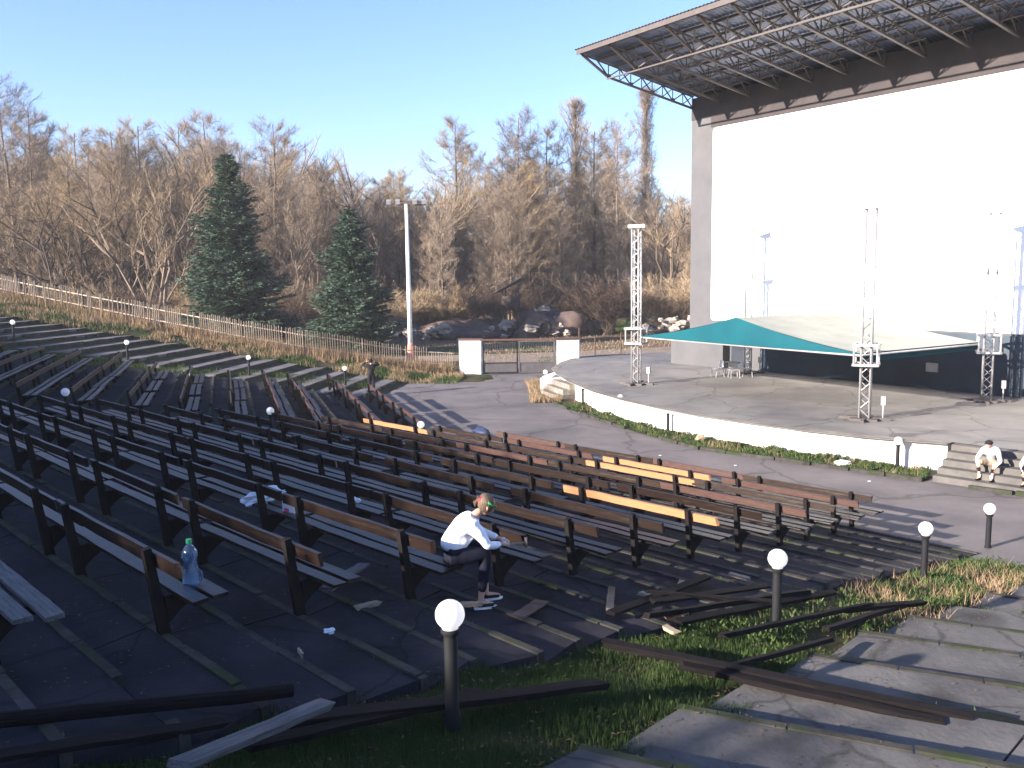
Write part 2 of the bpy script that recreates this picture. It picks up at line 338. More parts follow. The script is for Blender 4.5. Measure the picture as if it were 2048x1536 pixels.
# ------------------------------------------------------------------ benches
RB = random.Random(11)
def board(length, w_, t_, seed, chip=0.0):
    """long board along x, centred at origin, slightly warped"""
    rr = random.Random(seed); b = MB(); k = 9; vs = []
    for i in range(k):
        x = -length / 2 + length * i / (k - 1); dy = rr.uniform(-0.004, 0.004); dz = rr.uniform(-0.006, 0.006)
        x2 = x + (rr.uniform(-chip, chip) if i in (0, k - 1) else 0)
        for j, (a, e) in enumerate([(-1, -1), (1, -1), (1, 1), (-1, 1)]):
            xx = x2 + (rr.uniform(-chip, chip) if i in (0, k - 1) else 0)
            vs.append((xx, a * w_ / 2 + dy, e * t_ / 2 + dz))
    fs = [(4 * i + j, 4 * i + (j + 1) % 4, 4 * i + 4 + (j + 1) % 4, 4 * i + 4 + j) for i in range(k - 1) for j in range(4)]
    fs += [(3, 2, 1, 0), tuple(4 * (k - 1) + j for j in range(4))]
    b.add(vs, fs); return b
def make_bench(kind, seed):
    rr = random.Random(seed)
    o = empty('bench', (0, 0, 0), label='wooden bench', cat='bench', group='wooden benches in the seating blocks')
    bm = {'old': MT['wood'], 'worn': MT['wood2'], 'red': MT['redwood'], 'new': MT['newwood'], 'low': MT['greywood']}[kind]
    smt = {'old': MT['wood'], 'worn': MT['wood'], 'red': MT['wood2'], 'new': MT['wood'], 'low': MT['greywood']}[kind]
    for sx in (-1.27, 1.27):
        p = MB(); hh = 0.93 if kind != 'low' else 0.38
        lean = -0.14 * hh / 0.93
        p.add([(sx - .045, -.055, -.16), (sx + .045, -.055, -.16), (sx + .045, .065, -.16), (sx - .045, .065, -.16),
               (sx - .04, lean - .05, hh), (sx + .04, lean - .05, hh), (sx + .04, lean + .035, hh + .01), (sx - .04, lean + .035, hh + .01)],
              [(3, 2, 1, 0), (4, 5, 6, 7), (0, 1, 5, 4), (1, 2, 6, 5), (2, 3, 7, 6), (3, 0, 4, 7)])
        prof = [(.03, .10), (.0, .39), (.54, .39), (.55, .33), (.30, .29), (.14, .20)]
        n = len(prof); vs = [(sx - .032, y, z) for y, z in prof] + [(sx + .032, y, z) for y, z in prof]
        p.add(vs, [tuple(range(n - 1, -1, -1)), tuple(range(n, 2 * n))] + [(i, (i + 1) % n, n + (i + 1) % n, n + i) for i in range(n)])
        p.build('leg', MT['post'], o)
    if kind != 'low':
        bb = board(3.64 + rr.uniform(-.12, .04), 0.045, 0.155 + rr.uniform(-.012, .008), seed, 0.03); q = bb.build('backrest', bm, o); q.location = (rr.uniform(-.05, .05), -0.045, 0.80 + rr.uniform(-.012, .012)); q.rotation_euler = (R_(8 + rr.uniform(-4, 4)), R_(rr.uniform(-.35, .35)), 0)
    for k_, y in enumerate((0.17, 0.41)):
        sb = board(3.60 + rr.uniform(-.1, .1), 0.165, 0.045, seed + 5 + k_, 0.015); q = sb.build('seat_board', smt, o); q.location = (rr.uniform(-.07, .07), y + rr.uniform(-.012, .012), 0.415 + rr.uniform(-.002, .01)); q.rotation_euler = (R_(rr.uniform(-2.5, 2.5)), 0, R_(rr.uniform(-.4, .4)))
    return o
protos = {}
def bench(kind, ang, n, m, z, label, jig=0.012):
    key = (kind, RB.randrange({'old': 5, 'worn': 4, 'red': 3}.get(kind, 1)))
    loc = P(ang, n + RB.uniform(-jig, jig), m, z); rz = -R_(ang) + RB.uniform(-0.004, 0.004)
    if key not in protos:
        protos[key] = o = make_bench(kind, 17 * len(protos) + 3); o.location = loc; o.rotation_euler = (0, 0, rz); o['label'] = label; return o
    return copy_tree(protos[key], loc, rz, None, label)
desc = {'old': 'dark brown wooden bench', 'worn': 'weathered brown wooden bench', 'red': 'reddish brown wooden bench', 'new': 'bench with fresh yellow backrest', 'low': 'grey backless bench'}
leftend = {0: -22.2, 1: -24.5, 2: -25.9, 3: -26.2, 4: -27.0, 5: -28.0, 6: -28.6, 7: -29.6, 8: -29.9, 9: -30.2, 10: -30.2, 11: -30.2, 12: -30}
for j in range(13):
    N = 21.0 - 1.595 * j; z = K * (21.18 - N)
    off = {0: -0.75, 1: -0.45, 2: -0.3}.get(j, -0.1)
    e = leftend[j]; start = -8.15 + off
    cnt = max(1, round((start - e) / 3.72))
    pitch = 3.72 if j >= 9 else (start - e) / cnt
    for u in range(cnt):
        mc = start - 1.86 - pitch * u
        if j >= 10 and mc < -24: continue
        if j == 12 and u > 1: continue
        kind = 'old' if j >= 3 else 'worn'
        if RB.random() < 0.25: kind = 'worn'
        if (j, u) in ((1, 1), (2, 1), (2, 4), (5, 0)): kind = 'new'
        if j == 12: kind = 'low'
        if j in (0, 1, 3) and kind == 'worn' and u < 4 and (u + j) % 2: kind = 'red'
        pos = 'nearest the right aisle' if u == 0 else '%s from right aisle' % ORD[u + 1]
        bench(kind, 46, N, mc, z, '%s, %s, %s row of the middle block' % (desc[kind], pos, ORD[j + 1]))
for i, N in enumerate(rows72):
    if i == 2: N = 2.9
    z = K * (8.0 - N) if i != 2 else K * (8.0 - 3.3)
    near, far = (-31.9, [-44.5, -47.5, -45.5, -45.5, -44, -44.5, -44.5, -47, -46, -46, -46, -46, -46][i])
    cnt = max(3, round((near - far) / 3.72)); pitch = (near - far) / cnt
    for u in range(cnt):
        kind = 'red' if i < 4 and u < 3 else ('worn' if RB.random() < 0.4 else 'old')
        bench(kind, 72, N, near - 1.86 - pitch * u, z, '%s, %s, %s row of the left block' % (desc[kind], 'at the near end' if u == 0 else '%s from near end' % ORD[u + 1], ORD[i + 1]), 0.05)

# ------------------------------------------------------------------ globe lamps
def make_lamp(hh, broken=False):
    o = empty('globe_lamp', (0, 0, 0), label='lamp', cat='garden lamp', group='globe lamps on short black posts')
    p = MB(); p.lathe([(0.075, -0.25), (0.075, 0.02), (0.062, 0.05), (0.060, hh - 0.30), (0.052, hh - 0.29), (0.085, hh - 0.25), (0.085, hh - 0.215), (0.05, hh - 0.21)], n=16); p.build('post', MT['black'], o, True)
    if not broken:
        r = 0.13; pr = [(0.062, hh - 0.235), (0.062, hh - 0.205)] + [(r * math.cos(t), hh + r * math.sin(t)) for t in [R_(-58 + k * 12.0) for k in range(13)]] + [(0.001, hh + r)]
        hh0 = hh - 0.09
        pr = [(0.068, hh0 - 0.15), (0.072, hh0 - 0.125)] + [(r * math.cos(t), hh0 + r * math.sin(t)) for t in [R_(-57 + k * 12.2) for k in range(13)]] + [(0.002, hh0 + r)]
        g = MB(); g.lathe(pr, n=24); g.build('globe', MT['globe'], o, True)
    return o
lp = make_lamp(1.02); used = False
lamps = []
for q, (n_, lab) in enumerate([(4.66, 'nearest white globe lamp, in the grass strip at the bottom of the photo'), (10.43, 'white globe lamp rising from the pile of dark timber beams'), (16.3, 'white globe lamp in tall grass, third up the right aisle towards the stage'), (19.8, 'farthest white globe lamp of the right aisle, near the seated man')]):
    p = Vector([(-.57, 7.29), (3.53, 11.35), (7.62, 15.72), (11.02, 19.72)][q]); lamps.append((p, [2.64, 1.72, .77, 0][q] - .0, lab))
for n_, lab in [(6.5, 'white globe lamp behind the yellow backrest, between middle and left blocks'), (1.27, 'white globe lamp in front of the left block rows, over the middle rows'), (-5.0, 'half dark globe lamp low between two leaning bench ends at far left')]:
    lamps.append((P(72, n_, -30.75), K * max(0, 8.0 - n_) - 0.05, lab))
for n_, mm, lab in [(6.1, -48.7, 'small globe lamp by the standing dark figure'), (1.04, -49.36, 'small globe lamp at the far end of the left block, left of centre'), (-5.1, -50.6, 'small globe lamp in front of the sunlit far steps'), (-11.1, -54.0, 'small white globe lamp at the far left edge of the photo')]:
    p = P(72, n_, mm); lamps.append((p, terr(p.x, p.y) - 0.04, lab))
stl = [((1.9, 49.3), 'tiny globe lamp in the grass at the left end of the stage'), ((4.85, 38.8), 'globe lamp in front of the white stage wall, its shadow beside it'), ((12.5, 27.9), 'globe lamp at the right end of the white stage wall')]
for p, lab in stl: lamps.append((Vector(p), 0.0, lab))
for i, (p, z, lab) in enumerate(lamps):
    if i == 0: lp.location = (p.x, p.y, z); lp['label'] = lab
    else: copy_tree(lp, (p.x, p.y, z), 0.3 * i, None, lab)
lb = make_lamp(1.0, True)
for i, ((x, y), lab) in enumerate([((3.5, 42.9), 'bare black lamp post without globe, farthest along the stage wall'), ((6.3, 35.0), 'bare black lamp post without globe, in the middle of the stage bed'), ((9.5, 31.6), 'bare black lamp post without globe, right part of the stage bed')]):
    if i == 0: lb.location = (x, y, 0); lb['label'] = lab; lb['group'] = 'broken lamp posts along the stage'
    else: copy_tree(lb, (x, y, 0), 0, None, lab)

# ------------------------------------------------------------------ stage
SE = [(4.6, 57.6), (3.4, 54.5), (2.65, 51.0), (2.75, 48.2), (3.2, 44.6), (4.08, 40.6), (5.0, 38.0), (5.95, 36.0), (7.2, 33.8), (8.7, 31.9), (10.2, 30.2), (11.6, 28.95), (13.0, 28.0), (13.9, 27.5)]
stage = empty('stage', (10, 40, 0), label='raised concrete open-air stage with a curved white front wall', cat='stage')
def off(pts, d):
    out = []
    for i, p in enumerate(pts):
        a = Vector(pts[max(i - 1, 0)]); c = Vector(pts[min(i + 1, len(pts) - 1)]); t = (c - a).normalized(); nrm = Vector((t.y, -t.x)) * -1
        out.append((p[0] + nrm.x * d, p[1] + nrm.y * d))
    return out
def rel(mb, loc=(10, 40, 0)):
    mb.v = [(v[0] - loc[0], v[1] - loc[1], v[2] - loc[2]) for v in mb.v]; return mb
back = [(40, 2.0), (46, 12), (14.8, 60), (10, 59.5)]
sc_a = P(46, 29.0, -10.0); sc_b = P(46, 29.0, 12)
deck_poly = SE + [(sc_a.x, sc_a.y), (sc_b.x, sc_b.y), (44, 20), (16, 61), (5.5, 59)]
inner = off(SE, -0.32)
b = MB(); k = len(SE)
dp = inner + [(sc_a.x + 0.1, sc_a.y + 0.1), (sc_b.x, sc_b.y), (44, 20), (16, 61), (6, 59)]
b.v = [(x, y, 0.95) for x, y in dp]; b.f = [tuple(range(len(dp)))]; b.mi = [0]
rel(b).build('deck', MT['deck'], stage)
b = MB()   # worn strip along the edge
o1 = off(SE, 0.06); rr = random.Random(8)
for i in range(k - 1):
    for q in range(4):
        A0, A1 = Vector(o1[i]).lerp(Vector(o1[i + 1]), q / 4), Vector(o1[i]).lerp(Vector(o1[i + 1]), (q + 1) / 4); B0, B1 = Vector(inner[i]).lerp(Vector(inner[i + 1]), q / 4), Vector(inner[i]).lerp(Vector(inner[i + 1]), (q + 1) / 4)
        h_ = .958 + rr.uniform(-.006, .004); b.add([(*A0, h_), (*A1, h_), (*B1, .956), (*B0, .956), (*A0, .925), (*A1, .925)], [(0, 1, 2, 3), (4, 5, 1, 0)])
rel(b).build('deck_edge', MT['deckedge'], stage)
b = MB()
for i in range(k - 1):
    b.add([(*o1[i], -0.1), (*o1[i + 1], -0.1), (*o1[i + 1], 0.93), (*o1[i], 0.93), (*inner[i], .93), (*inner[i + 1], .93)], [(0, 1, 2, 3), (3, 2, 5, 4)])
e1, e2 = Vector(SE[-1]), Vector(SE[-1]) + Vector((0.72, 0.69)) * 1.6
b.add([(*o1[-1], -.1), (*e2, -.1), (*e2, .93), (*o1[-1], .93)], [(0, 1, 2, 3)])
rel(b).build('front_wall', MT['white'], stage)
b = MB()   # right-hand steps
for q in range(5):
    n1 = 27.35 + 0.36 * q; z = 0.19 * (q + 1) - 0.004 * (q == 4)
    pts = [P(46, n1, -9.9), P(46, n1, 12), P(46, 29.6, 12), P(46, 29.6, -9.9)]
    b.prism([(p.x, p.y) for p in pts], 0.19 * q if q else -0.1, z - (0.012 if q == 4 else 0))
rel(b).build('steps', mat('worn_step_concrete', (0.12, 0.11, 0.10), (0.075, 0.07, 0.066), 1.2, 0.9, 0.2, 0.4, 8), stage)
b = MB()   # small steps and white cheek walls at the left end
for q in range(3):
    c = Vector((3.0, 45.9)); t = Vector((-0.3, 0.95)).normalized(); nn_ = Vector((-0.95, -0.3))
    w0 = 1.25; d1 = 1.15 - 0.35 * q
    pts = [c - t * w0, c + t * w0, c + t * w0 + nn_ * d1, c - t * w0 + nn_ * d1]
    b.prism([(p.x, p.y) for p in pts], -0.1 + q * 0.003, 0.26 * (q + 1))
rel(b).build('steps', MT['deckedge'], stage)
b = MB()
c = Vector((2.35, 47.6)); b.beam((c.x + .6, c.y + .1, .36), (c.x - .75, c.y - .35, .36), .35, 0.92)
b.beam((2.55, 49.2, .42), (1.9, 47.4, .42), .5, .95)
rel(b).build('cheek_wall', MT['white'], stage)

# kerb of the planting bed
KB = [(1.2, 51), (1.45, 46.5), (2.3, 42.5), (3.5, 38.97), (5.13, 34.74), (6.83, 31.39), (7.6, 30.7), (9.0, 29.45), (10.88, 27.69), (12.52, 26.1), (14.27, 24.4), (18, 20.7), (24, 14.9)]
b = MB(); rr = random.Random(5)
for (x0, y0), (x1, y1) in zip(KB, KB[1:]):
    L = math.hypot(x1 - x0, y1 - y0); k = max(1, int(L / 1.0))
    for q in range(k):
        if rr.random() < 0.07: continue
        t0, t1 = q / k + 0.01, (q + 1) / k - 0.015
        a = Vector((x0 + (x1 - x0) * t0, y0 + (y1 - y0) * t0, 0.05 + rr.uniform(-.02, .02))); c = Vector((x0 + (x1 - x0) * t1, y0 + (y1 - y0) * t1, 0.05 + rr.uniform(-.02, .02)))
        j = Vector((rr.uniform(-.03, .03), rr.uniform(-.03, .03), 0)); b.beam(a + j, c + j, 0.13, 0.14)
tag(b.build('bed_kerb', MT['kerb']), kind='structure')
b = MB(); inn = [(x, y) for x, y in KB[:10]]
bedp = inn + [(13.6, 27.3), (12.0, 28.5), (8.6, 31.8), (5.9, 35.9), (4.0, 40.5), (3.1, 44.5), (2.6, 48.2), (2.4, 51)]
b.v = [(x, y, 0.035) for x, y in bedp]; b.f = [tuple(range(len(bedp)))]; b.mi = [0]
tag(b.build('planting_bed', MT['bank']), kind='structure')

# ------------------------------------------------------------------ screen building
U = Vector((-0.566, 0.824)); V = Vector((-0.824, -0.566)); W0 = Vector((10.7, 52.4))
def S(t, s, z=0.0): p = W0 + U * t + V * s; return Vector((p.x, p.y, z))
bld = empty('screen_building', (W0.x, W0.y, 0), label='tall open-air cinema building with a huge white screen under a cantilevered roof', cat='building')
BO = (W0.x, W0.y, 0)
def sbox(mb, t0, t1, s0, s1, z0, z1, m=0):
    pts = [S(t0, s0), S(t1, s0), S(t1, s1), S(t0, s1)]; mb.prism([(p.x, p.y) for p in pts], z0, z1, m)
TR = -30.0
b = MB(); sbox(b, 0, TR, -1.6, 0, 0, 16.35); rel(b, BO).build('wall', MT['wall'], bld)
b = MB(); sbox(b, 0.01, TR - .01, -1.0, 0.03, 15.15, 16.38); sbox(b, -1.5, TR + 1.5, -0.5, 0.025, 14.56, 15.15); rel(b, BO).build('wall_shade_band', mat('painted_roof_shade', (0.05, 0.04, 0.04), (0.035, 0.03, 0.032), 1.0, 0.8), bld)  # brown band paints the roof's shade onto the wall above the screen
b = MB()   # screen with rounded corners
t0, t1, z0, z1, rad = -1.72, TR + 1.72, 3.64, 14.5, 0.22; loop = []
for (ct, cz, a0) in ((t0 - rad, z1 - rad, 0), (t1 + rad, z1 - rad, 90), (t1 + rad, z0 + rad, 180), (t0 - rad, z0 + rad, 270)):
    for q in range(5):
        a = R_(a0 + q * 22.5); loop.append((ct + rad * math.cos(a), cz + rad * math.sin(a)))
n = len(loop); vs = [S(t, 0.08, z) for t, z in loop] + [S(t, -0.02, z) for t, z in loop]
b.add(vs, [tuple(range(n)), tuple(range(2 * n - 1, n - 1, -1))] + [(i, n + i, n + (i + 1) % n, (i + 1) % n) for i in range(n)])
rel(b, BO).build('screen', MT['screen'], bld)
b = MB(); sbox(b, -5.4, TR + .3, 0.004, 0.10, 0.95, 3.55); rel(b, BO).build('lower_panel', MT['darkwall'], bld)
b = MB(); sbox(b, 1.0, -3.1, -1.2, 0.55, 0.0, 2.7); rel(b, BO).build('side_wing', MT['wall'], bld)
b = MB(); sbox(b, -3.3, -4.6, 0.003, 0.06, 0.95, 2.9); rel(b, BO).build('door', MT['window'], bld)
b = MB(); sbox(b, -15.0, -15.55, 0.10, 0.22, 1.75, 2.15); rel(b, BO).build('switch_box', MT['alu'], bld)
zt = lambda s: 16.62 + 0.165 * s     # underside of sheet
zb = lambda s: 15.82 + 0.164 * s     # bottom chord
b = MB(); vs = []; fs = []; dt = 0.115; cnt = int(33.5 / dt)
for i in range(cnt + 1):
    t = 0.2 - i * dt; dz = 0.035 if i % 2 else -0.005
    vs += [S(t, 8.55, zt(8.55) + 0.05 + dz), S(t, -2.6, zt(-2.6) + 0.05 + dz)]
    if i: fs.append((2 * i - 2, 2 * i - 1, 2 * i + 1, 2 * i))
nb_ = len(vs); vs += [v + Vector((0, 0, 0.02)) for v in vs]; fs += [tuple(j + nb_ for j in reversed(f)) for f in fs]
fs += [(2 * i, 2 * i + 2, nb_ + 2 * i + 2, nb_ + 2 * i) for i in range(cnt)]
b.add(vs, fs); roof = rel(b, BO).build('roof', MT['roof'], bld)
b = MB()
for s_ in (8.25, 7.1, 5.9, 4.7, 3.5, 2.3, 1.1):
    b.beam(S(0.1, s_, zt(s_) - 0.06), S(TR - 1, s_, zt(s_) - 0.06), 0.08, 0.12)
b.beam(S(0.15, 8.45, zt(8.45) - 0.06), S(TR - 1, 8.45, zt(8.45) - 0.06), 0.05, 0.24)
rel(b, BO).build('purlin', MT['steel'], bld)
nodes = [6.45, 4.85, 3.25, 1.65, 0.05]
for q in range(16):
    t = -0.08 if q == 0 else -0.25 - 2.0 * q
    b = MB()
    b.beam(S(t, 6.45, zb(6.45)), S(t, 0.0, zb(0)), 0.13, 0.09)
    b.beam(S(t, 8.3, zt(8.3) - .14), S(t, 0.0, zt(0) - .14), 0.08, 0.08)
    b.beam(S(t, 8.25, zt(8.25) - .16), S(t, 6.45, zb(6.45)), 0.13, 0.09)
    for i, s_ in enumerate(nodes):
        mid = s_ - 0.8; tp = zt(s_) - .16
        b.beam(S(t, s_, zb(s_) + .02), S(t, s_ + 0.78, zt(s_ + .78) - .16), 0.055, 0.055)
        b.beam(S(t, s_, zb(s_) + .02), S(t, s_, zt(s_) - .16), 0.05, 0.05)
        if s_ > 0.5:
            b.beam(S(t, s_, zb(s_) + .02), S(t, s_ - 0.82, zt(s_ - .82) - .16), 0.055, 0.055)
            b.box(S(t, s_, zb(s_) + .08), (0.32, 0.05, 0.16), Matrix.Rotation(math.atan2(V.y, V.x), 3, 'Z'))
        if q == 0 and s_ > 0.5:
            b.beam(S(t, s_ - .75, zb(s_ - .75)), S(t, s_ - 1.55, zt(s_ - 1.55) - .16), 0.045, 0.045)
            b.beam(S(t, s_ - .8, zb(s_ - .8)), S(t, s_ - .8, zt(s_ - .8) - .16), 0.045, 0.045)
    # short diagonal stays to the next purlins
    if q:
        for s_ in (4.85, 3.25, 1.65):
            b.beam(S(t + .05, s_, zb(s_) + .05), S(t + 0.75, s_ + .15, zt(s_) - .14), 0.045, 0.045)
            b.beam(S(t - .05, s_, zb(s_) + .05), S(t - 0.75, s_ + .15, zt(s_) - .14), 0.045, 0.045)
            b.beam(S(t - .1, s_, zb(s_) + .10), S(t - 0.95, s_, zb(s_) + .14), 0.05, 0.05)
    rel(b, BO).build('roof_truss', MT['steel'], bld)
b = MB()
b.beam(S(0, 6.45, zb(6.45) - .07), S(TR, 6.45, zb(6.45) - .07), 0.09, 0.07)
for q in range(1, 15):
    t = -0.25 - 2.0 * q; b.beam(S(t, 6.45, zb(6.45)), S(t - 1.0, 7.4, zt(7.4) - .15), .05, .05); b.beam(S(t, 6.45, zb(6.45)), S(t - 1.0, 6.0, zt(6.0) - .15), .05, .05)
rel(b, BO).build('tie_beam', MT['steel'], bld)

# ------------------------------------------------------------------ canopy and its four lattice towers
T = [Vector((6.16, 43.1)), Vector((13.0, 31.9)), Vector((19.6, 35.8)), Vector((12.8, 47.2))]
def make_tower():
    o = empty('lattice_tower', (0, 0, 0), label='tower', cat='lighting tower', group='lattice towers holding the canopy')
    r = 0.24; hh = 7.65; c = [Vector((r * math.cos(R_(90 * q + 45)), r * math.sin(R_(90 * q + 45)))) for q in range(4)]
    b = MB()
    for p in c: b.tube([(p.x, p.y, 0), (p.x, p.y, hh)], 0.038, 8)
    z = 0.1; k = 0
    while z < hh - 0.3:
        for q in range(4):
            p, p2 = c[q], c[(q + 1) % 4]
            a, d = (p, p2) if (k + q) % 2 else (p2, p)
            b.tube([(a.x, a.y, z), (d.x, d.y, z + 0.32)], 0.016, 4, False)
        z += 0.32; k += 1
    b.build('lattice', MT['alu'], o, True)
    b = MB()
    for zc in (2.05, 2.78):
        for q in range(4):
            a = R_(90 * q); x, y = math.cos(a) * .42, math.sin(a) * .42; tx, ty = -math.sin(a) * .46, math.cos(a) * .46
            b.beam((x - tx, y - ty, zc), (x + tx, y + ty, zc), .08, .09)
    for q in range(4):
        a = R_(90 * q + 45); x, y = math.cos(a) * .56, math.sin(a) * .56; b.tube([(x, y, 2.05), (x, y, 2.78)], .035, 8)
    b.build('sleeve_block', MT['alu'], o)
    b = MB(); b.box((0, 0, 0.04), (0.95, 0.95, 0.08)); b.beam((-.9, 0, .05), (.9, 0, .05), .12, .1); b.beam((0, -.9, .05), (0, .9, .05), .12, .1)
    b.build('base_plate', MT['steel'], o)
    b = MB(); b.box((0.0, 0, hh + 0.03), (0.62, 0.62, 0.06)); b.beam((-.42, 0, hh + .1), (.42, 0, hh + .1), .09, .12); b.build('head_plate', MT['alu'], o)
    b = MB(); b.tube([(.62, .1, 0), (.62, .1, .55)], .03, 6); b.box((.62, .1, .72), (.16, .16, .32)); b.build('winch', MT['alu'], o)
    return o
tw = make_tower()
tl = ['lattice tower at the left front corner of the teal canopy, beside the gate', 'lattice tower nearest the audience, at the front corner of the canopy', 'lattice tower at the right end of the canopy, by the dark lower wall', 'lattice tower behind the canopy, seen against the white screen']
for i, p in enumerate(T):
    if i == 0: tw.location = (p.x, p.y, .95); tw.rotation_euler = (0, 0, R_(-30)); tw['label'] = tl[0]
    else: copy_tree(tw, (p.x, p.y, .95), R_(-30 + 3 * i), None, tl[i])
canopy = empty('stage_canopy', (12.9, 39.5, 0), label='low gabled canopy with a teal front gable and a pale cloth roof over the stage', cat='canopy')
CO = (12.9, 39.5, 0); ze = 3.36; zr = 4.48
F1, F2, B2_, B1_ = T[0] + (T[1] - T[0]) * .03, T[1] + (T[0] - T[1]) * .02, T[2] + (T[3] - T[2]) * .03, T[3]
RF = (F1 + F2) / 2; RB_ = (B1_ + B2_) / 2
def strip(mb, A0, A1, B0, B1, sag, nseg=14, th=0.012):
    """cloth surface between polylines A0-A1 and B0-B1 with a little sag"""
    vs = []; fs = []; mseg = 8
    for i in range(nseg + 1):
        for j in range(mseg + 1):
            u, v_ = i / nseg, j / mseg; p = (A0.lerp(A1, u)).lerp(B0.lerp(B1, u), v_)
            p.z -= sag * math.sin(math.pi * v_) * (0.6 + .4 * math.sin(math.pi * u)); p.z += 0.01 * math.sin(u * 40) * math.sin(math.pi * v_); vs.append(p)
    w_ = mseg + 1
    fs = [(i * w_ + j, (i + 1) * w_ + j, (i + 1) * w_ + j + 1, i * w_ + j + 1) for i in range(nseg) for j in range(mseg)]
    n = len(vs); vs += [v - Vector((0, 0, th)) for v in vs]; fs += [tuple(n + q for q in reversed(f)) for f in fs]
    mb.add(vs, fs)
v3 = lambda p, z: Vector((p.x, p.y, z))
b = MB(); strip(b, v3(RF, zr), v3(RB_, zr), v3(F2, ze + .03), v3(B2_, ze + .03), .16); strip(b, v3(RF, zr), v3(RB_, zr), v3(F1, ze + .03), v3(B1_, ze + .03), .16)
rel(b, CO).build('roof_cloth', MT['cream'], canopy, True)
b = MB(); vs = []; nrm = (T[1] - T[0]).normalized(); out = Vector((nrm.y, -nrm.x)) * -0.0
seg = 24; topv = []; botv = []
for i in range(seg + 1):
    u = i / seg; p = F1.lerp(F2, u); hgt = (zr - ze) * (1 - abs(2 * u - 1)); hgt -= 0.16 * math.sin(math.pi * min(1, abs(2 * u - 1))) * 0.75
    outv = Vector((V.x, V.y)) * (0.02 + 0.10 * math.sin(math.pi * u))
    topv.append(Vector((p.x + V.x * .02, p.y + V.y * .02, ze + hgt + .015))); botv.append(Vector((p.x + outv.x, p.y + outv.y, ze - .02)))
mid = [(a.lerp(c, .5) + Vector((V.x, V.y, 0)) * .05 * math.sin(math.pi * i / seg)) for i, (a, c) in enumerate(zip(topv, botv))]
vs = topv + mid + botv; n = seg + 1
fs = [(i, n + i, n + i + 1, i + 1) for i in range(seg)] + [(n + i, 2 * n + i, 2 * n + i + 1, n + i + 1) for i in range(seg)]
vb = [v - Vector((V.x, V.y, 0)) * .012 for v in vs]; fs += [tuple(len(vs) + q for q in reversed(f)) for f in fs]
b.add(vs + vb, fs)
rel(b, CO).build('front_gable', MT['teal'], canopy, True)
b = MB()   # teal fascia along the right eave
strip(b, v3(F2, ze + .02), v3(B2_, ze + .02), v3(F2, ze - .3), v3(B2_, ze - .24), 0, 6); rel(b, CO).build('side_fascia', MT['teal'], canopy)
b = MB()
for A, B in ((F1, F2), (F2, B2_), (B2_, B1_), (B1_, F1)):
    b.tube([v3(A, ze - .06), v3(B, ze - .06)], .045, 8)
    k = 0
    for q in range(k):
        a, c = A.lerp(B, q / k), A.lerp(B, (q + 1) / k); b.tube([v3(a, ze - (.1 if q % 2 else .34)), v3(c, ze - (.34 if q % 2 else .1))], .014, 4, False)
b.tube([v3(RF, zr - .06), v3(RB_, zr - .06)], .04, 8)
rel(b, CO).build('frame', MT['alu'], canopy)

# table and chairs on the stage
t_ = empty('garden_table', (11.6, 45.9, .95), label='round dark garden table on the stage beside the dark doorway', cat='table')
b = MB(); b.lathe([(.45, .70), (.46, .73), (.44, .74)], n=20); b.build('table_top', MT['darkwall'], t_)
for q in range(4):
    a = R_(45 + 90 * q); b = MB(); b.tube([(math.cos(a) * .3, math.sin(a) * .3, .70), (math.cos(a) * .38, math.sin(a) * .38, 0)], .022, 6); b.build('leg', MT['alu'], t_)
def chair():
    o = empty('garden_chair', (0, 0, 0), label='c', cat='chair', group='pale garden chairs round the stage table')
    b = MB(); b.box((0, 0, .43), (.46, .46, .03)); b.build('seat', MT['alu'], o)
    b = MB(); b.box((0, -.24, .68), (.46, .03, .34), Matrix.Rotation(R_(10), 3, 'X')); b.build('backrest', MT['alu'], o)
    for sx in (-1, 1):
        for sy in (-1, 1):
            b = MB(); b.tube([(sx * .20, sy * .2, .43), (sx * .24, sy * .25, 0)], .018, 6); b.build('leg', MT['alu'], o)
    return o
ch = chair(); cl = ['pale garden chair left of the dark stage table', 'pale garden chair on the near side of the dark stage table', 'pale garden chair right of the dark stage table']
for i, a in enumerate((200, 265, 330)):
    l = (11.6 + .85 * math.cos(R_(a)), 45.9 + .85 * math.sin(R_(a)), .95)
    if i == 0: ch.location = l; ch.rotation_euler = (0, 0, R_(a + 90 + 180)); ch['label'] = cl[0]
    else: copy_tree(ch, l, R_(a + 90 + 180 + 7 * i), None, cl[i])

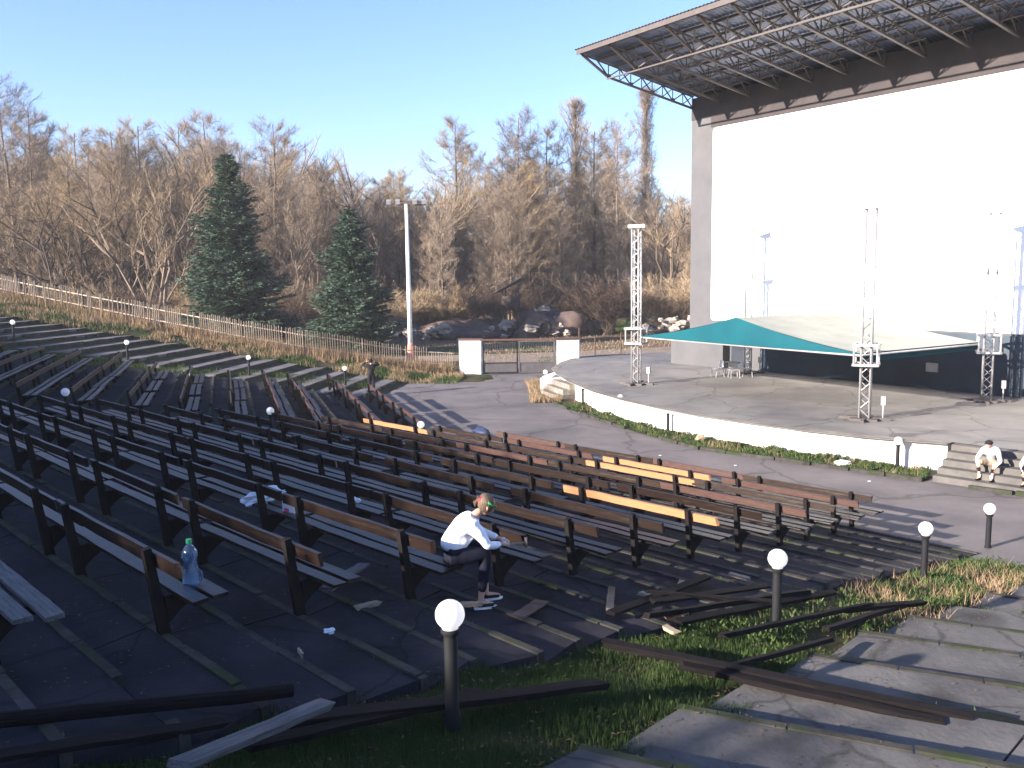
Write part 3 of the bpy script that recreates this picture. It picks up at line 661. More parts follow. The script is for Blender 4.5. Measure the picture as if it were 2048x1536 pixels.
# ------------------------------------------------------------------ gate, mast, fence
gate = empty('gate', (0.4, 56.7, 0), label='double metal gate between two white pillars', cat='gate')
for x0, x1, y0, y1 in ((-3.44, -2.02, 57.3, 56.9), (2.93, 4.4, 56.6, 56.9)):
    pil = empty('gate_pillar', (x0, 57, 0), label='white masonry pillar on the %s side of the gate' % ('left' if x0 < 0 else 'right'), cat='pillar', group='white gate pillars')
    b = MB(); b.add([(0, y0 - 57, -.1), (x1 - x0, y1 - 57, -.1), (x1 - x0 + .1, y1 - 56.5, -.1), (.1, y0 - 56.5, -.1), (0, y0 - 57, 2.2), (x1 - x0, y1 - 57, 2.2), (x1 - x0 + .1, y1 - 56.5, 2.2), (.1, y0 - 56.5, 2.2)],
                   [(3, 2, 1, 0), (4, 5, 6, 7), (0, 1, 5, 4), (1, 2, 6, 5), (2, 3, 7, 6), (3, 0, 4, 7)]); b.build('pillar_body', MT['white'], pil)
    b = MB(); b.add([(-.08, y0 - 57.08, 2.2), (x1 - x0 + .08, y1 - 57.08, 2.2), (x1 - x0 + .18, y1 - 56.42, 2.2), (.0, y0 - 56.42, 2.2), (-.08, y0 - 57.08, 2.30), (x1 - x0 + .08, y1 - 57.08, 2.30), (x1 - x0 + .18, y1 - 56.42, 2.30), (.0, y0 - 56.42, 2.30)],
                   [(3, 2, 1, 0), (4, 5, 6, 7), (0, 1, 5, 4), (1, 2, 6, 5), (2, 3, 7, 6), (3, 0, 4, 7)]); b.build('pillar_cap', MT['rust'], pil)
for x0, x1 in ((-1.9, 0.42), (0.46, 2.85)):
    b = MB(); y = 56.85 - 56.7
    X0, X1 = x0 - .4, x1 - .4
    for x in (X0 + .05, X1 - .05): b.beam((x, y, .05), (x, y, 2.12), .07, .10)
    for z in (.08, .72, 2.1): b.beam((X0, y, z), (X1, y, z), .06, .06)
    b.build('leaf_frame', MT['post'] if x0 < 0 else MT['mesh'], gate)
    b = MB(); b.box(((X0 + X1) / 2, y + .01, .40), (X1 - X0 - .1, .015, .60)); b.build('lower_panel', MT['mesh'], gate)
    b = MB(); q = X0 + .2
    while q < X1 - .1: b.tube([(q, y + .02, .72), (q, y + .02, 2.1)], .009, 4, False); q += .16
    b.build('bars', MT['mesh'], gate)
b = MB(); b.beam((-2.45, .1, 2.24), (2.55, .1, 2.24), .12, .1); b.build('top_beam', MT['rust'], gate)
mast = empty('floodlight_mast', (-6.74, 58.3, 0.1), label='tall white pole with a faded red foot carrying small floodlights on a crossbar', cat='light mast')
b = MB(); b.tube([(0, 0, 1.6), (0, 0, 5), (0, 0, 11.0)], [.16, .14, .10], 14); b.build('pole', MT['white'], mast, True)
b = MB(); b.lathe([(.40, 0), (.40, .1), (.30, .7), (.20, 1.75), (.17, 1.85)], n=16); b.build('pole_foot', MT['pinkbase'], mast, True)
b = MB(); b.beam((-1.2, 0, 10.95), (1.25, .1, 10.95), .09, .09); b.beam((-.5, 0, 11.2), (.5, 0, 11.2), .06, .06); b.build('crossbar', MT['steel'], mast)
for x in (-1.15, -.55, .55, 1.15):
    b = MB(); b.box((x, -.06, 11.15), (.28, .22, .26), Matrix.Rotation(R_(25), 3, 'X')); b.tube([(x, 0, 10.95), (x, 0, 11.1)], .03, 6); b.build('floodlight', MT['alu'], mast)
FL = [Vector((-45, 68.5)), Vector((-37, 63.6)), Vector((-29.5, 60.6)), Vector((-23, 58.2)), Vector((-17.3, 56.4)), Vector((-13.3, 55.8)), Vector((-9.6, 56.3)), Vector((-6.2, 57.2)), Vector((-3.9, 57.7))]
pk = MB(); rl = MB(); po = MB(); rr = random.Random(9); dist = 0; nxt = 0
panels = []
for A, B in zip(FL, FL[1:]):
    pk = MB(); panels.append(pk); L = (B - A).length; s = 0; d = (B - A).normalized()
    def g(s_): p = A + d * s_; return Vector((p.x, p.y, terr(p.x, p.y)))
    k = max(1, int(round(L / 2.4)))
    for q in range(k):
        a, c = g(L * q / k), g(L * (q + 1) / k)
        for zr_ in (.45, 1.18): pk.beam(a + Vector((0, 0, zr_)), c + Vector((0, 0, zr_)), .03, .07)
        po.beam(a + Vector((0, .06, -.2)), a + Vector((0, .06, 1.35)), .09, .09)
    while s < L:
        gap = 0.04 if g(s).x > -20 else 0.25
        if rr.random() > gap and not (-33 < g(s).x < -26 and rr.random() < .45):
            p = g(s); tt = rr.uniform(-.03, .03); top = 1.45 + rr.uniform(-.06, .05)
            if p.x > -5.5: top -= .3
            q = Vector((d.x * tt, d.y * tt, 0)); a = p + Vector((0, -.03, .12)); c = p + q + Vector((0, -.03, top))
            pk.beam(a, c, .075, .02, (d.x, d.y, 0)); pk.beam(c, c + Vector((0, 0, .05)), .045, .02, (d.x, d.y, 0))
        s += .155
fe = empty('picket_fence', (-17.3, 56.4, 0), label='old grey picket fence running down the grassy bank to the gate', cat='fence')
FO = (-17.3, 56.4, 0)
[rel(q, FO).build('picket_panel', MT['fence'], fe) for q in panels];  rel(po, FO).build('posts', MT['barkd'], fe)
lw = tag(MB().build('x', MT['white']), 'x', 'x'); bpy.data.objects.remove(lw)
b = MB(); b.beam((5.0, 60.2, .12), (7.4, 59.9, .12), .3, .45)
tag(b.build('low_white_wall', MT['white']), 'low white wall right of the gate', 'wall')
for i, (x, y, hh) in enumerate(((4.75, 61.5, 2.6), (5.9, 61.9, 2.0), (7.55, 60.4, 2.3))):
    b = MB(); b.tube([(0, 0, -.1), (0.03, 0, hh)], .05, 8); b.box((.03, 0, hh + .02), (.12, .12, .04))
    o = b.build('steel_post', MT['rust'], None, False, (x, y, 0)); tag(o, ['rusty post directly behind the right gate pillar', 'short rusty post between the gate pillar and the left tower', 'rusty post at the right end of the low white wall'][i], 'post', 'rusty posts right of the gate')

# ------------------------------------------------------------------ loose timber and litter
def plank(name, a, c, wd, ht, m, label, cat='plank', group=None, roll=0.0, seed=0, rnd=False):
    a, c = Vector(a), Vector(c); d = c - a; L = d.length; rr = random.Random(seed)
    if rnd: b = MB(); b.tube([(-L / 2 + L * i / 6, rr.uniform(-.01, .01), rr.uniform(-.008, .008)) for i in range(7)], wd / 2, 10)
    else: b = board(L, wd, ht, seed, 0.05)
    o = b.build(name, m); x = d.normalized(); y = Vector((0, 0, 1)).cross(x).normalized(); z = x.cross(y)
    o.matrix_world = Matrix.Translation((a + c) / 2) @ Matrix((x, y, z)).transposed().to_4x4() @ Matrix.Rotation(roll, 4, 'X')
    return tag(o, label, cat, group)
Q = lambda n, m, dz=0.06: Vector((*P(46, n, m), K * (21.18 - n) + dz))
tg = 'loose timber lying in the aisle'
plank('plank', Q(5.41, -8.85, .25), Q(6.55, -9.75, .25), .17, .035, MT['greywood'], 'short pale grey plank propped between two bench rows', group=None, seed=2)
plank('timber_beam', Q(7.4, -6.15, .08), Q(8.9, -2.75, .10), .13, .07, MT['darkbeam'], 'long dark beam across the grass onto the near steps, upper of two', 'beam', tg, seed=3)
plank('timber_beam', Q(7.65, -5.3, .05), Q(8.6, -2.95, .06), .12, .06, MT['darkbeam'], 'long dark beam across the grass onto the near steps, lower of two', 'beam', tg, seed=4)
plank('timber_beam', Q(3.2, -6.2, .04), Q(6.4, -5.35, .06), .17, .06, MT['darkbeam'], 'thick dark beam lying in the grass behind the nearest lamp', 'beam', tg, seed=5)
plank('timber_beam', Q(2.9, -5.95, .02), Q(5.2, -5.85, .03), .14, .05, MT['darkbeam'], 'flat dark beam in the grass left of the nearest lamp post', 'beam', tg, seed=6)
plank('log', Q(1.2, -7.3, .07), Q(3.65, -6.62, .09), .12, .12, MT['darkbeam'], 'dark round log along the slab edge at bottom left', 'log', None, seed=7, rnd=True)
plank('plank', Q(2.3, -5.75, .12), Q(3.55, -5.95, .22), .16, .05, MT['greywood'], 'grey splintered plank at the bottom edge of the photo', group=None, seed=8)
plank('timber_beam', Q(1.1, -6.75, .02), Q(2.9, -6.45, .02), .14, .04, MT['darkbeam'], 'dark beam in the grass at the bottom left corner', 'beam', tg, seed=18)
pl = [((8.45, -7.0), (11.6, -7.55), .16, .06, 'dark plank at the left of the timber pile, pointing to the benches'),
      ((8.75, -6.65), (12.2, -6.15), .15, .09, 'dark beam on top of the timber pile, crossing behind the lamp'),
      ((8.9, -6.2), (12.9, -6.1), .14, .07, 'long dark beam in the middle of the timber pile'),
      ((9.2, -6.9), (12.0, -6.75), .15, .05, 'dark plank on the far side of the timber pile'),
      ((9.1, -5.7), (12.4, -5.3), .16, .08, 'dark beam on the near side of the timber pile'),
      ((10.6, -5.1), (13.2, -5.15), .16, .08, 'dark beam half buried in the tall grass by the near steps'),
      ((11.8, -5.4), (13.6, -5.0), .14, .08, 'dark stub of beam in the grass beyond the lamp in the pile'),
      ((9.6, -7.3), (11.0, -6.1), .13, .05, 'dark board lying crosswise on the timber pile'),
      ((8.2, -5.0), (10.3, -4.85), .14, .07, 'dark beam at the grass edge in front of the timber pile')]
for i, (a, c, wd, ht, lab) in enumerate(pl):
    wd *= .72; ht *= .72
    plank('timber_beam', Q(*a, .05 + .035 * (i % 4)), Q(*c, .08 + .04 * ((i + 1) % 3)), wd, ht, MT['darkbeam'], lab, 'beam', tg, roll=RB.uniform(-.3, .3), seed=20 + i)
off_ = [((9.9, -7.4), .34, 'pale wood offcut left of the timber pile, near the bench end'), ((10.9, -7.6), .3, 'pale wood offcut on the slab between two bench ends'), ((12.5, -7.5), .34, 'pale offcut on the sunlit slab left of the lamp'), ((9.25, -6.55), .28, 'yellow offcut in the timber pile'), ((11.6, -6.5), .16, 'small bright chip behind the timber pile'), ((8.7, -6.2), .18, 'small pale offcut at the front of the timber pile'), ((7.1, -8.2), .3, 'pale and red wood offcut at the feet of the seated woman'), ((5.9, -8.7), .26, 'brown offcut on the slab beside the propped plank'), ((4.3, -7.6), .2, 'thin pale stick lying near the dark post base')]
for i, ((n_, m_), L, lab) in enumerate(off_):
    a = RB.uniform(0, 3); d = Vector((math.cos(a), math.sin(a), 0)) * L / 2; p = Q(n_, m_, .03)
    plank('offcut', p - d, p + d, .09 if i != 8 else .025, .045, MT['palewood'] if i not in (3, 4) else MT['newwood'], lab, 'wood offcut', 'wood offcuts on the steps', seed=50 + i)
plank('plank', Q(7.35, -7.55, .02), Q(8.1, -7.9, .02), .2, .02, MT['redwood'], 'short reddish board by the seated woman, right of her shoe', group=None, seed=70)
plank('plank', Q(8.7, -7.2, .03), Q(9.6, -7.9, .05), .1, .04, MT['wood2'], 'short dark brown stick alone on the slab left of the pile', group=None, seed=71)

# big clear bottle on the nearest bench
bo = empty('water_bottle', Q(3.46 + .3, -8.85, .44), label='large clear waisted plastic bottle with a green cap standing on a bench', cat='bottle')
h = .50
b = MB(); b.lathe([(.075, 0), (.085, .01), (.088, .12), (.086, .2), (.062, .28), (.060, .30), (.080, .35), (.082, .40), (.05, .455), (.022, .48), (.022, .50)], n=24); b.build('bottle_body', MT['glass'], bo, True)
b = MB(); b.lathe([(.03, .495), (.03, .535), (.026, .54)], n=16); b.build('cap', MT['cap'], bo)
b = MB(); b.tube([(.085, 0, .2), (.115, 0, .17), (.115, 0, .1), (.09, 0, .07)], .012, 8); b.build('handle', MT['glass'], bo, True)
# carrier bag and carton on the row in front
def crumple(name, c, r, seed, m, label, cat, amp=.5, parent=None):
    b = MB(); b.blob((0, 0, 0), r, seed, amp, (10, 16)); o = b.build(name, m, parent, False); o.location = c
    return tag(o, label, cat)
crumple('carrier_bag', Q(6.66 + .28, -13.3, .56), (.34, .14, .13), 4, MT['plastic'], 'crumpled white plastic bag lying along a bench seat in the middle rows', 'bag').rotation_euler = (0, R_(-12), R_(25))
cb = empty('carton', Q(6.66 + .3, -12.35, .44), -R_(30), label='white carton with a pink label beside the plastic bag', cat='carton')
b = MB(); b.box((0, 0, .12), (.24, .17, .24)); b.build('carton_body', MT['plastic'], cb)
b = MB(); b.box((-.03, -.088, .07), (.1, .006, .08)); b.build('carton_label', MT['pink'], cb)
crumple('paper_cup', Q(8.23 + .3, -12.9, .48), (.09, .09, .07), 8, MT['plastic'], 'small crumpled white wrapper on a bench behind the carton', 'wrapper', .35)
crumple('wrapper', Q(4.9, -8.0, .05), (.06, .04, .03), 9, MT['plastic'], 'small bluish wrapper on the dark slab near the propped plank', 'wrapper', .5)
crumple('stone', Vector((7.2, 33.0, .12)), (.22, .16, .12), 10, MT['palewood'], 'pale stone in the stage bed', 'stone', .3)
# dark bag hung over the front bench
bp_ = empty('backpack', Vector((*P(46, 20.75, -23.1), .72)), R_(-46), label='dark blue backpack resting on the front bench row', cat='backpack')
b = MB(); b.blob((0, 0, .1), (.42, .20, .22), 3, .2, (10, 16)); b.build('bag_body', MT['navy'], bp_, True)
b = MB(); b.tube([(-.2, -.18, .15), (-.1, -.26, -.05), (.1, -.22, -.12), (.2, -.17, .05)], .018, 6); b.build('strap', MT['navy'], bp_, True)
crumple('stone', Vector((10.9, 28.3, .12)), (.25, .16, .1), 12, MT['white'], 'white stone at the foot of the stage wall', 'stone', .3)
for i in range(7):
    n_, m_ = 21.5 + RB.random() * 5, -20 + RB.random() * 9
    p = P(46, n_, m_); crumple('litter', Vector((p.x, p.y, .015)), (.05, .03, .012), 30 + i, MT['plastic'], 'tiny pale scrap of litter on the asphalt in front of the stage', 'litter', .3)['group'] = 'tiny scraps on the asphalt'

# ------------------------------------------------------------------ people
def skin_mesh(chains, sub=2):
    """chains: list of lists of (x,y,z,r). Chains whose first point repeats an earlier point join there. Returns an evaluated mesh."""
    me = bpy.data.meshes.new('tmp'); vs = []; es = []; rs = []; key = {}; roots = set()
    for chn in chains:
        prev = None
        for q in chn:
            k_ = tuple(round(c, 5) for c in q[:3])
            if k_ in key: i = key[k_]
            else:
                i = len(vs); key[k_] = i; vs.append(q[:3]); rs.append(q[3])
                if prev is None: roots.add(i)
            if prev is not None and prev != i: es.append((prev, i))
            prev = i
    me.from_pydata(vs, es, []); o = bpy.data.objects.new('tmp', me); col.objects.link(o)
    o.modifiers.new('s', 'SKIN'); sm = o.modifiers.new('u', 'SUBSURF'); sm.levels = sub; sm.render_levels = sub
    for i, r in enumerate(rs):
        r = r if hasattr(r, '__len__') else (r, r); me.skin_vertices[0].data[i].radius = r; me.skin_vertices[0].data[i].use_root = i in roots
    dg = bpy.context.evaluated_depsgraph_get(); dg.update()
    out = bpy.data.meshes.new_from_object(o.evaluated_get(dg)); bpy.data.objects.remove(o); return out
def folds(me, amp=.009, fr=9.0, sd=0):
    """wrinkle cloth along its normals"""
    for v in me.vertices:
        q = v.co; d = noise.noise(Vector((q.x * fr + sd, q.y * fr, q.z * fr * .55))) + .5 * noise.noise(Vector((q.x * fr * 2.3, q.y * fr * 2.3 + sd, q.z * fr * 1.4))); v.co = q + v.normal * (amp * d)
    return me
def mesh_obj(name, me, m, parent):
    me.materials.clear(); me.materials.append(m); me.polygons.foreach_set('use_smooth', [True] * len(me.polygons))
    o = bpy.data.objects.new(name, me); col.objects.link(o); o.parent = parent; return o
def head_geo(b, c, f, u, s=1.0, face=True):
    c = Vector(c); f = Vector(f).normalized(); u = (Vector(u) - f * f.dot(Vector(u))).normalized(); l = u.cross(f)
    nu, nv_ = 14, 20; vs = []
    for i in range(nu + 1):
        th = math.pi * i / nu
        for j in range(nv_):
            ph = 2 * math.pi * j / nv_; d = Vector((math.sin(th) * math.cos(ph), math.sin(th) * math.sin(ph), math.cos(th)))
            x, y, z = d.x * .095, d.y * .075, d.z * .118       # x forward, y side, z up
            if z < 0: y *= 1 - .35 * (-z / .118) ** 1.3; x *= 1 - .12 * (-z / .118) if x > 0 else 1 - .45 * (-z / .118)
            if x > .05 and abs(y) < .016 and -.045 < z < .015: x += .024 * (1 - abs(y) / .016) * (1 - abs(z + .022) / .04)
            if x > .05 and abs(abs(y) - .03) < .014 and abs(z - .012) < .014: x -= .008
            if x > .05 and abs(y) < .03 and abs(z + .062) < .01: x += .006
            vs.append(c + (f * x + l * y + u * z) * s)
    fs = [(i * nv_ + j, (i + 1) * nv_ + j, (i + 1) * nv_ + (j + 1) % nv_, i * nv_ + (j + 1) % nv_) for i in range(nu) for j in range(nv_)]
    b.add(vs, fs)
    for sg in (-1, 1):
        e = c + (l * sg * .077 - f * .008 - u * .01) * s; b.blob(e, (.014 * s, .014 * s, .03 * s), 1, 0, (6, 8))
    return f, l, u
def face_bits(parent, c, f, u, s=1.0):
    c = Vector(c); f = Vector(f).normalized(); u = (Vector(u) - f * f.dot(Vector(u))).normalized(); l = u.cross(f)
    b = MB()
    for sg in (-1, 1): b.blob(c + (f * .082 + l * sg * .03 + u * .012) * s, .009 * s, 1, 0, (6, 8))
    b.blob(c + (f * .079 - u * .062) * s, (.012 * s, .018 * s, .005 * s), 1, 0, (6, 8))
    b.build('facial_features', MT['rust'], parent, True)
def join_body(name, me, b, m, parent):
    """one continuous body mesh: skinned limbs and torso merged with the head"""
    bm = bmesh.new(); bm.from_mesh(me)
    m2 = bpy.data.meshes.new('t'); m2.from_pydata(b.v, [], b.f); bm.from_mesh(m2)
    bmesh.ops.remove_doubles(bm, verts=bm.verts, dist=0.0005)
    out = bpy.data.meshes.new(name); bm.to_mesh(out); bm.free(); bpy.data.meshes.remove(m2); return mesh_obj(name, out, m, parent)
def hand_chains(wr, dr, nrm, s=1.0, curl=0.6):
    """palm and five separate fingers, curled; dr: finger direction, nrm: palm normal"""
    wr = Vector(wr); d = Vector(dr).normalized(); n = (Vector(nrm) - d * d.dot(Vector(nrm))).normalized(); sd_ = d.cross(n)
    ch = []; palm = wr + d * .05 * s
    ch.append([(*wr, .024 * s), (*palm, .032 * s), (*(wr + d * .08 * s), .028 * s)])
    for i, (o_, L) in enumerate(((-.03, .065), (-.01, .08), (.011, .076), (.031, .06))):
        p0 = wr + (d * .075 + sd_ * o_) * s; p1 = p0 + (d * L * .45 + n * L * .12 * curl) * s; p2 = p1 + (d * L * .2 + n * L * .35 * curl) * s; p3 = p2 + (-d * L * .1 * curl + n * L * .28 * curl) * s
        ch.append([(*p0, .010 * s), (*p1, .009 * s), (*p2, .0085 * s), (*p3, .007 * s)])
    t0 = wr + (d * .03 - sd_ * .028) * s; t1 = t0 + (d * .03 - sd_ * .02 + n * .015) * s; t2 = t1 + (d * .028 + n * .02) * s
    ch.append([(*t0, .012 * s), (*t1, .010 * s), (*t2, .008 * s)])
    return ch
def person(name, loc, label, J, m, s=1.0, sleeves='shirt', head_f=None, head_u=(0, 0, 1), cat='person', hands=True, neck_up=None):
    """J: joint dict in world offsets relative to loc (z up)."""
    o = empty(name, loc, label=label, cat=cat)
    g = lambda k_: Vector(J[k_]); r = lambda v, q: (*v, q)
    pel, ch_, nk, hd = g('pelvis'), g('chest'), g('neck'), g('head'); wst = pel.lerp(ch_, .45)
    side = (g('shR') - g('shL')).normalized() * -1
    # body (skin)
    chains = [[r(pel, .095 * s), r(wst, .085 * s), r(ch_, .09 * s), r(nk, .052 * s), r(nk.lerp(hd, .55), .048 * s)]]
    for S_ in 'RL':
        sh, eb, wr = g('sh' + S_), g('el' + S_), g('wr' + S_); hp, kn, an, to = g('hip' + S_), g('kn' + S_), g('an' + S_), g('toe' + S_)
        chains.append([r(ch_, .09 * s), r(sh, .048 * s), r(sh.lerp(eb, .5), .047 * s), r(eb, .04 * s), r(eb.lerp(wr, .35), .038 * s), r(wr, .025 * s)])
        chains.append([r(pel, .095 * s), r(hp, .075 * s), r(hp.lerp(kn, .5), .066 * s), r(kn, .055 * s), r(kn.lerp(an, .35), .052 * s), r(an, .035 * s), r(an.lerp(to, .6) - Vector((0, 0, .0)), .032 * s), r(to, .025 * s)])
        if hands:
            chains += hand_chains(wr, g('hd' + S_) - wr, J.get('pn' + S_, (0, 0, -1)), s)
    b = MB(); f = head_f; head_geo(b, hd, f, head_u, s)
    body = join_body('body', skin_mesh(chains), b, m['skin'], o)
    face_bits(o, hd, f, head_u, s)
    # shirt
    k_ = 1.14
    lowr = pel.lerp(wst, .35)
    chs = [[r(pel + Vector((0, 0, .0)), .165 * s), r(wst, .158 * s), r(ch_, .168 * s), r(ch_.lerp(nk, .75), .085 * s)]]
    for S_ in 'RL':
        sh, eb, wr = g('sh' + S_), g('el' + S_), g('wr' + S_)
        chs.append([r(ch_, .168 * s), r(sh, .092 * s), r(sh.lerp(eb, .5), .068 * s), r(eb, .057 * s), r(eb.lerp(wr, .45), .047 * s), r(eb.lerp(wr, .92), .036 * s)])
    if m.get('vest'):
        mesh_obj('sleeves', folds(skin_mesh([c for c in chs[1:]], 3), .008), m['shirt'], o)
        cc = [[r(lowr, .15 * s), r(wst, .135 * s), r(ch_, .162 * s), r(ch_.lerp(nk, .6), .085 * s)]]
        mesh_obj('vest', folds(skin_mesh(cc, 3), .008), m['vest'], o)
    else: mesh_obj('shirt', folds(skin_mesh(chs, 3)), m['shirt'], o)
    # trousers
    if m.get('trousers'):
        ct = [[r(pel.lerp(wst, .75), .11 * s), r(pel, .15 * s)]]
        end = m.get('hem', .93)
        for S_ in 'RL':
            hp, kn, an = g('hip' + S_), g('kn' + S_), g('an' + S_)
            c_ = [r(pel, .15 * s), r(hp, .118 * s), r(hp.lerp(kn, .5), .104 * s), r(kn, .08 * s)]
            if end > .2: c_ += [r(kn.lerp(an, .45), .064 * s), r(kn.lerp(an, end), .052 * s)]
            ct.append(c_)
        mesh_obj('trousers', folds(skin_mesh(ct, 3), .007, 11), m['trousers'], o)
    for S_ in 'RL':
        an, to = g('an' + S_), g('toe' + S_); d = (to - an); d.z = 0; d.normalize()
        heel = Vector((an.x, an.y, min(an.z, to.z))) - d * .05
        sh_ = skin_mesh([[(*(heel + Vector((0, 0, .02))), (.038, .045)), (*(heel + d * .12 + Vector((0, 0, .015))), (.042, .04)), (*(heel + d * .24 + Vector((0, 0, .0))), (.038, .026))], ])
        mesh_obj('shoe', sh_, m['shoe'], o)
        if m.get('sole'):
            b = MB(); z = heel.z - .028; q = d.cross(Vector((0, 0, 1)))
            pts = [heel - d * .035 - q * .03, heel + d * .1 - q * .042, heel + d * .23 - q * .04, heel + d * .275, heel + d * .23 + q * .04, heel + d * .1 + q * .042, heel - d * .035 + q * .03]
            b.prism([(p.x, p.y) for p in pts], z - .012, z + .014); b.build('sole', m['sole'], o)
        if m.get('sock'):
            b = MB(); b.tube([an + Vector((0, 0, .09)), an + Vector((0, 0, -.01))], [.044, .042], 10); b.build('sock', m['sock'], o, True)
    return o

# woman bent forward on the bench end
seatz = K * (21.18 - 6.645) + .44
pz = P(46, 6.95, -8.46); L0 = Vector((pz.x, pz.y, seatz + .04)); WS_ = 1.12
f = Vector((.95, .30, 0)).normalized(); l = Vector((-f.y, f.x, 0)); zz = Vector((0, 0, 1))
tread = K * (21.18 - 6.645) - .1276 - seatz - .04
J = {}
def at_(a, b_, c): return f * a + l * b_ + zz * c
J['pelvis'] = at_(0, 0, .12); J['chest'] = at_(.24, 0, .43); J['neck'] = at_(.37, 0, .55); J['head'] = at_(.49, 0, .63)
J['shR'] = at_(.29, -.18, .45); J['shL'] = at_(.29, .18, .45)
J['elR'] = at_(.44, -.23, .22); J['wrR'] = at_(.62, -.14, .20); J['hdR'] = at_(.72, -.08, .19)
J['elL'] = at_(.46, .20, .28); J['wrL'] = at_(.66, .06, .20); J['hdL'] = at_(.75, .0, .18)
J['hipR'] = at_(.05, -.10, .10); J['hipL'] = at_(.05, .10, .10)
J['knR'] = at_(.44, -.13, .10); J['knL'] = at_(.45, .12, .12)
J['anR'] = at_(.36, -.12, tread + .07); J['anL'] = at_(.50, .12, tread + .07)
J['toeR'] = at_(.52, -.13, tread + .03); J['toeL'] = at_(.67, .12, tread + .03)
J = {k_: Vector((v.x * WS_, v.y * WS_, v.z * WS_ if v.z > 0 else v.z)) for k_, v in J.items()}
wm = person('person', L0, 'woman in a white long-sleeved top and dark jeans bent forward on a bench end', J,
            dict(skin=MT['skin'], shirt=MT['shirt'], trousers=MT['jeans'], shoe=MT['black'], sole=MT['white'], hem=.8), 1.12, head_f=(f + Vector((0, 0, -.62))), head_u=zz + f * .5)
hd = J['head']; hf = (f + Vector((0, 0, -.62))).normalized(); hu = (zz + f * .5 - hf * hf.dot(zz + f * .5)).normalized()
b = MB(); b.blob(hd - hf * .022 + hu * .022, (.116, .105, .132), 3, .08, (12, 18)); b.build('hair', MT['hair'], wm, True)
b = MB(); pt = hd - hf * .10 + hu * .03; b.tube([pt, pt - hf * .06 - zz * .0, pt - hf * .10 - zz * .06, pt - hf * .10 - zz * .13], [.03, .038, .03, .008], 10); b.build('ponytail', MT['hair'], wm, True)
b = MB(); b.tube([pt + hf * .0, pt - hf * .045], [.045, .045], 12); b.build('hair_tie', MT['red'], wm, True)
b = MB()
ring = [hd + hf * (.075 + .0) + hu * .05]
lr = hu.cross(hf)
ring = [hd + hu * .052 + hf * (.112 * math.cos(a)) + lr * (.105 * math.sin(a)) for a in [R_(-115 + 23 * i) for i in range(11)]]
b.tube(ring, .013, 8); b.build('headband', MT['green'], wm, True)
for S_ in 'RL':
    gm = skin_mesh([[(*c[:3], c[3] * 1.22) for c in chn] for chn in hand_chains(J['wr' + S_], J['hd' + S_] - J['wr' + S_], (0, 0, -1))]); mesh_obj('glove', gm, MT['glove'], wm)
hm = empty('hammer', L0 + J['hdR'] + Vector((0, 0, -.03)), label='small hammer held in the gloved hands of the seated woman', cat='hammer')
b = MB(); b.tube([(-.04, 0, 0), (.22, .02, .02)], .013, 8); b.build('handle', MT['palewood'], hm); b = MB(); b.box((.23, .02, .02), (.035, .035, .13)); b.build('hammer_head', MT['steel'], hm)

# standing dark figure, arms raised to the head
gx = Vector((-7.6, 47.0)); L1 = Vector((gx.x, gx.y, max(terr(gx.x, gx.y) + .02, .02)))
f = Vector((-.25, .95, 0)).normalized(); l = Vector((-f.y, f.x, 0)); J = {}
J['pelvis'] = at_(0, 0, .95); J['chest'] = at_(0, 0, 1.33); J['neck'] = at_(0, 0, 1.50); J['head'] = at_(.03, 0, 1.66)
for S_, sg in (('R', -1), ('L', 1)):
    J['sh' + S_] = at_(0, sg * .19, 1.42); J['el' + S_] = at_(.14, sg * .46, 1.43); J['wr' + S_] = at_(.24, sg * .22, 1.60); J['hd' + S_] = at_(.24, sg * .12, 1.66)
    J['hip' + S_] = at_(0, sg * .10, .90); J['kn' + S_] = at_(.02, sg * .12, .50); J['an' + S_] = at_(0, sg * .13, .09); J['toe' + S_] = at_(.18, sg * .15, .04)
pm = person('person', L1, 'standing figure dressed all in black with both elbows raised, by the left aisle', J,
            dict(skin=MT['skin'], shirt=MT['gblack'], trousers=MT['gblack'], shoe=MT['black']), 1.08, head_f=f)
b = MB(); b.blob(J['head'] - f * .015 + zz * .012, (.108, .10, .125), 3, .05, (12, 16)); b.build('hair', MT['gblack'], pm, True)
b = MB(); b.box(J['head'] + f * .17 , (.14, .05, .09), Matrix.Rotation(math.atan2(-f.x, f.y), 3, 'Z')); o = b.build('camera_body', MT['black'], None); o.location = L1; tag(o, 'small black camera held to the face of the standing dark figure', 'camera')

# seated man on the stage steps, and his neighbour at the frame edge
def sitter(n_, m_, label, mm, lean=0.32):
    global f, l
    p = P(46, n_, m_); fz = .19; f = Vector((-.72, -.69, 0)); f = (f + Vector((-.1, -.05, 0))).normalized(); l = Vector((-f.y, f.x, 0))
    Ls = Vector((p.x, p.y, .57 + .0)); J = {}; ft = fz - .57
    J['pelvis'] = at_(0, 0, .12); J['chest'] = at_(.17, 0, .45); J['neck'] = at_(.25, 0, .60); J['head'] = at_(.36, 0, .70)
    for S_, sg in (('R', -1), ('L', 1)):
        J['sh' + S_] = at_(.19, sg * .20, .50); J['el' + S_] = at_(.32, sg * .33, .22); J['wr' + S_] = at_(.52, sg * .20, .02); J['hd' + S_] = at_(.56, sg * .17, -.08)
        J['hip' + S_] = at_(.05, sg * .11, .10); J['kn' + S_] = at_(.44, sg * .22, .16); J['an' + S_] = at_(.50, sg * .17, ft + .09); J['toe' + S_] = at_(.66, sg * .2, ft + .03)
    o = person('person', Ls, label, J, mm, 1.0, head_f=f + Vector((0, 0, -.35)))
    return o, J, f
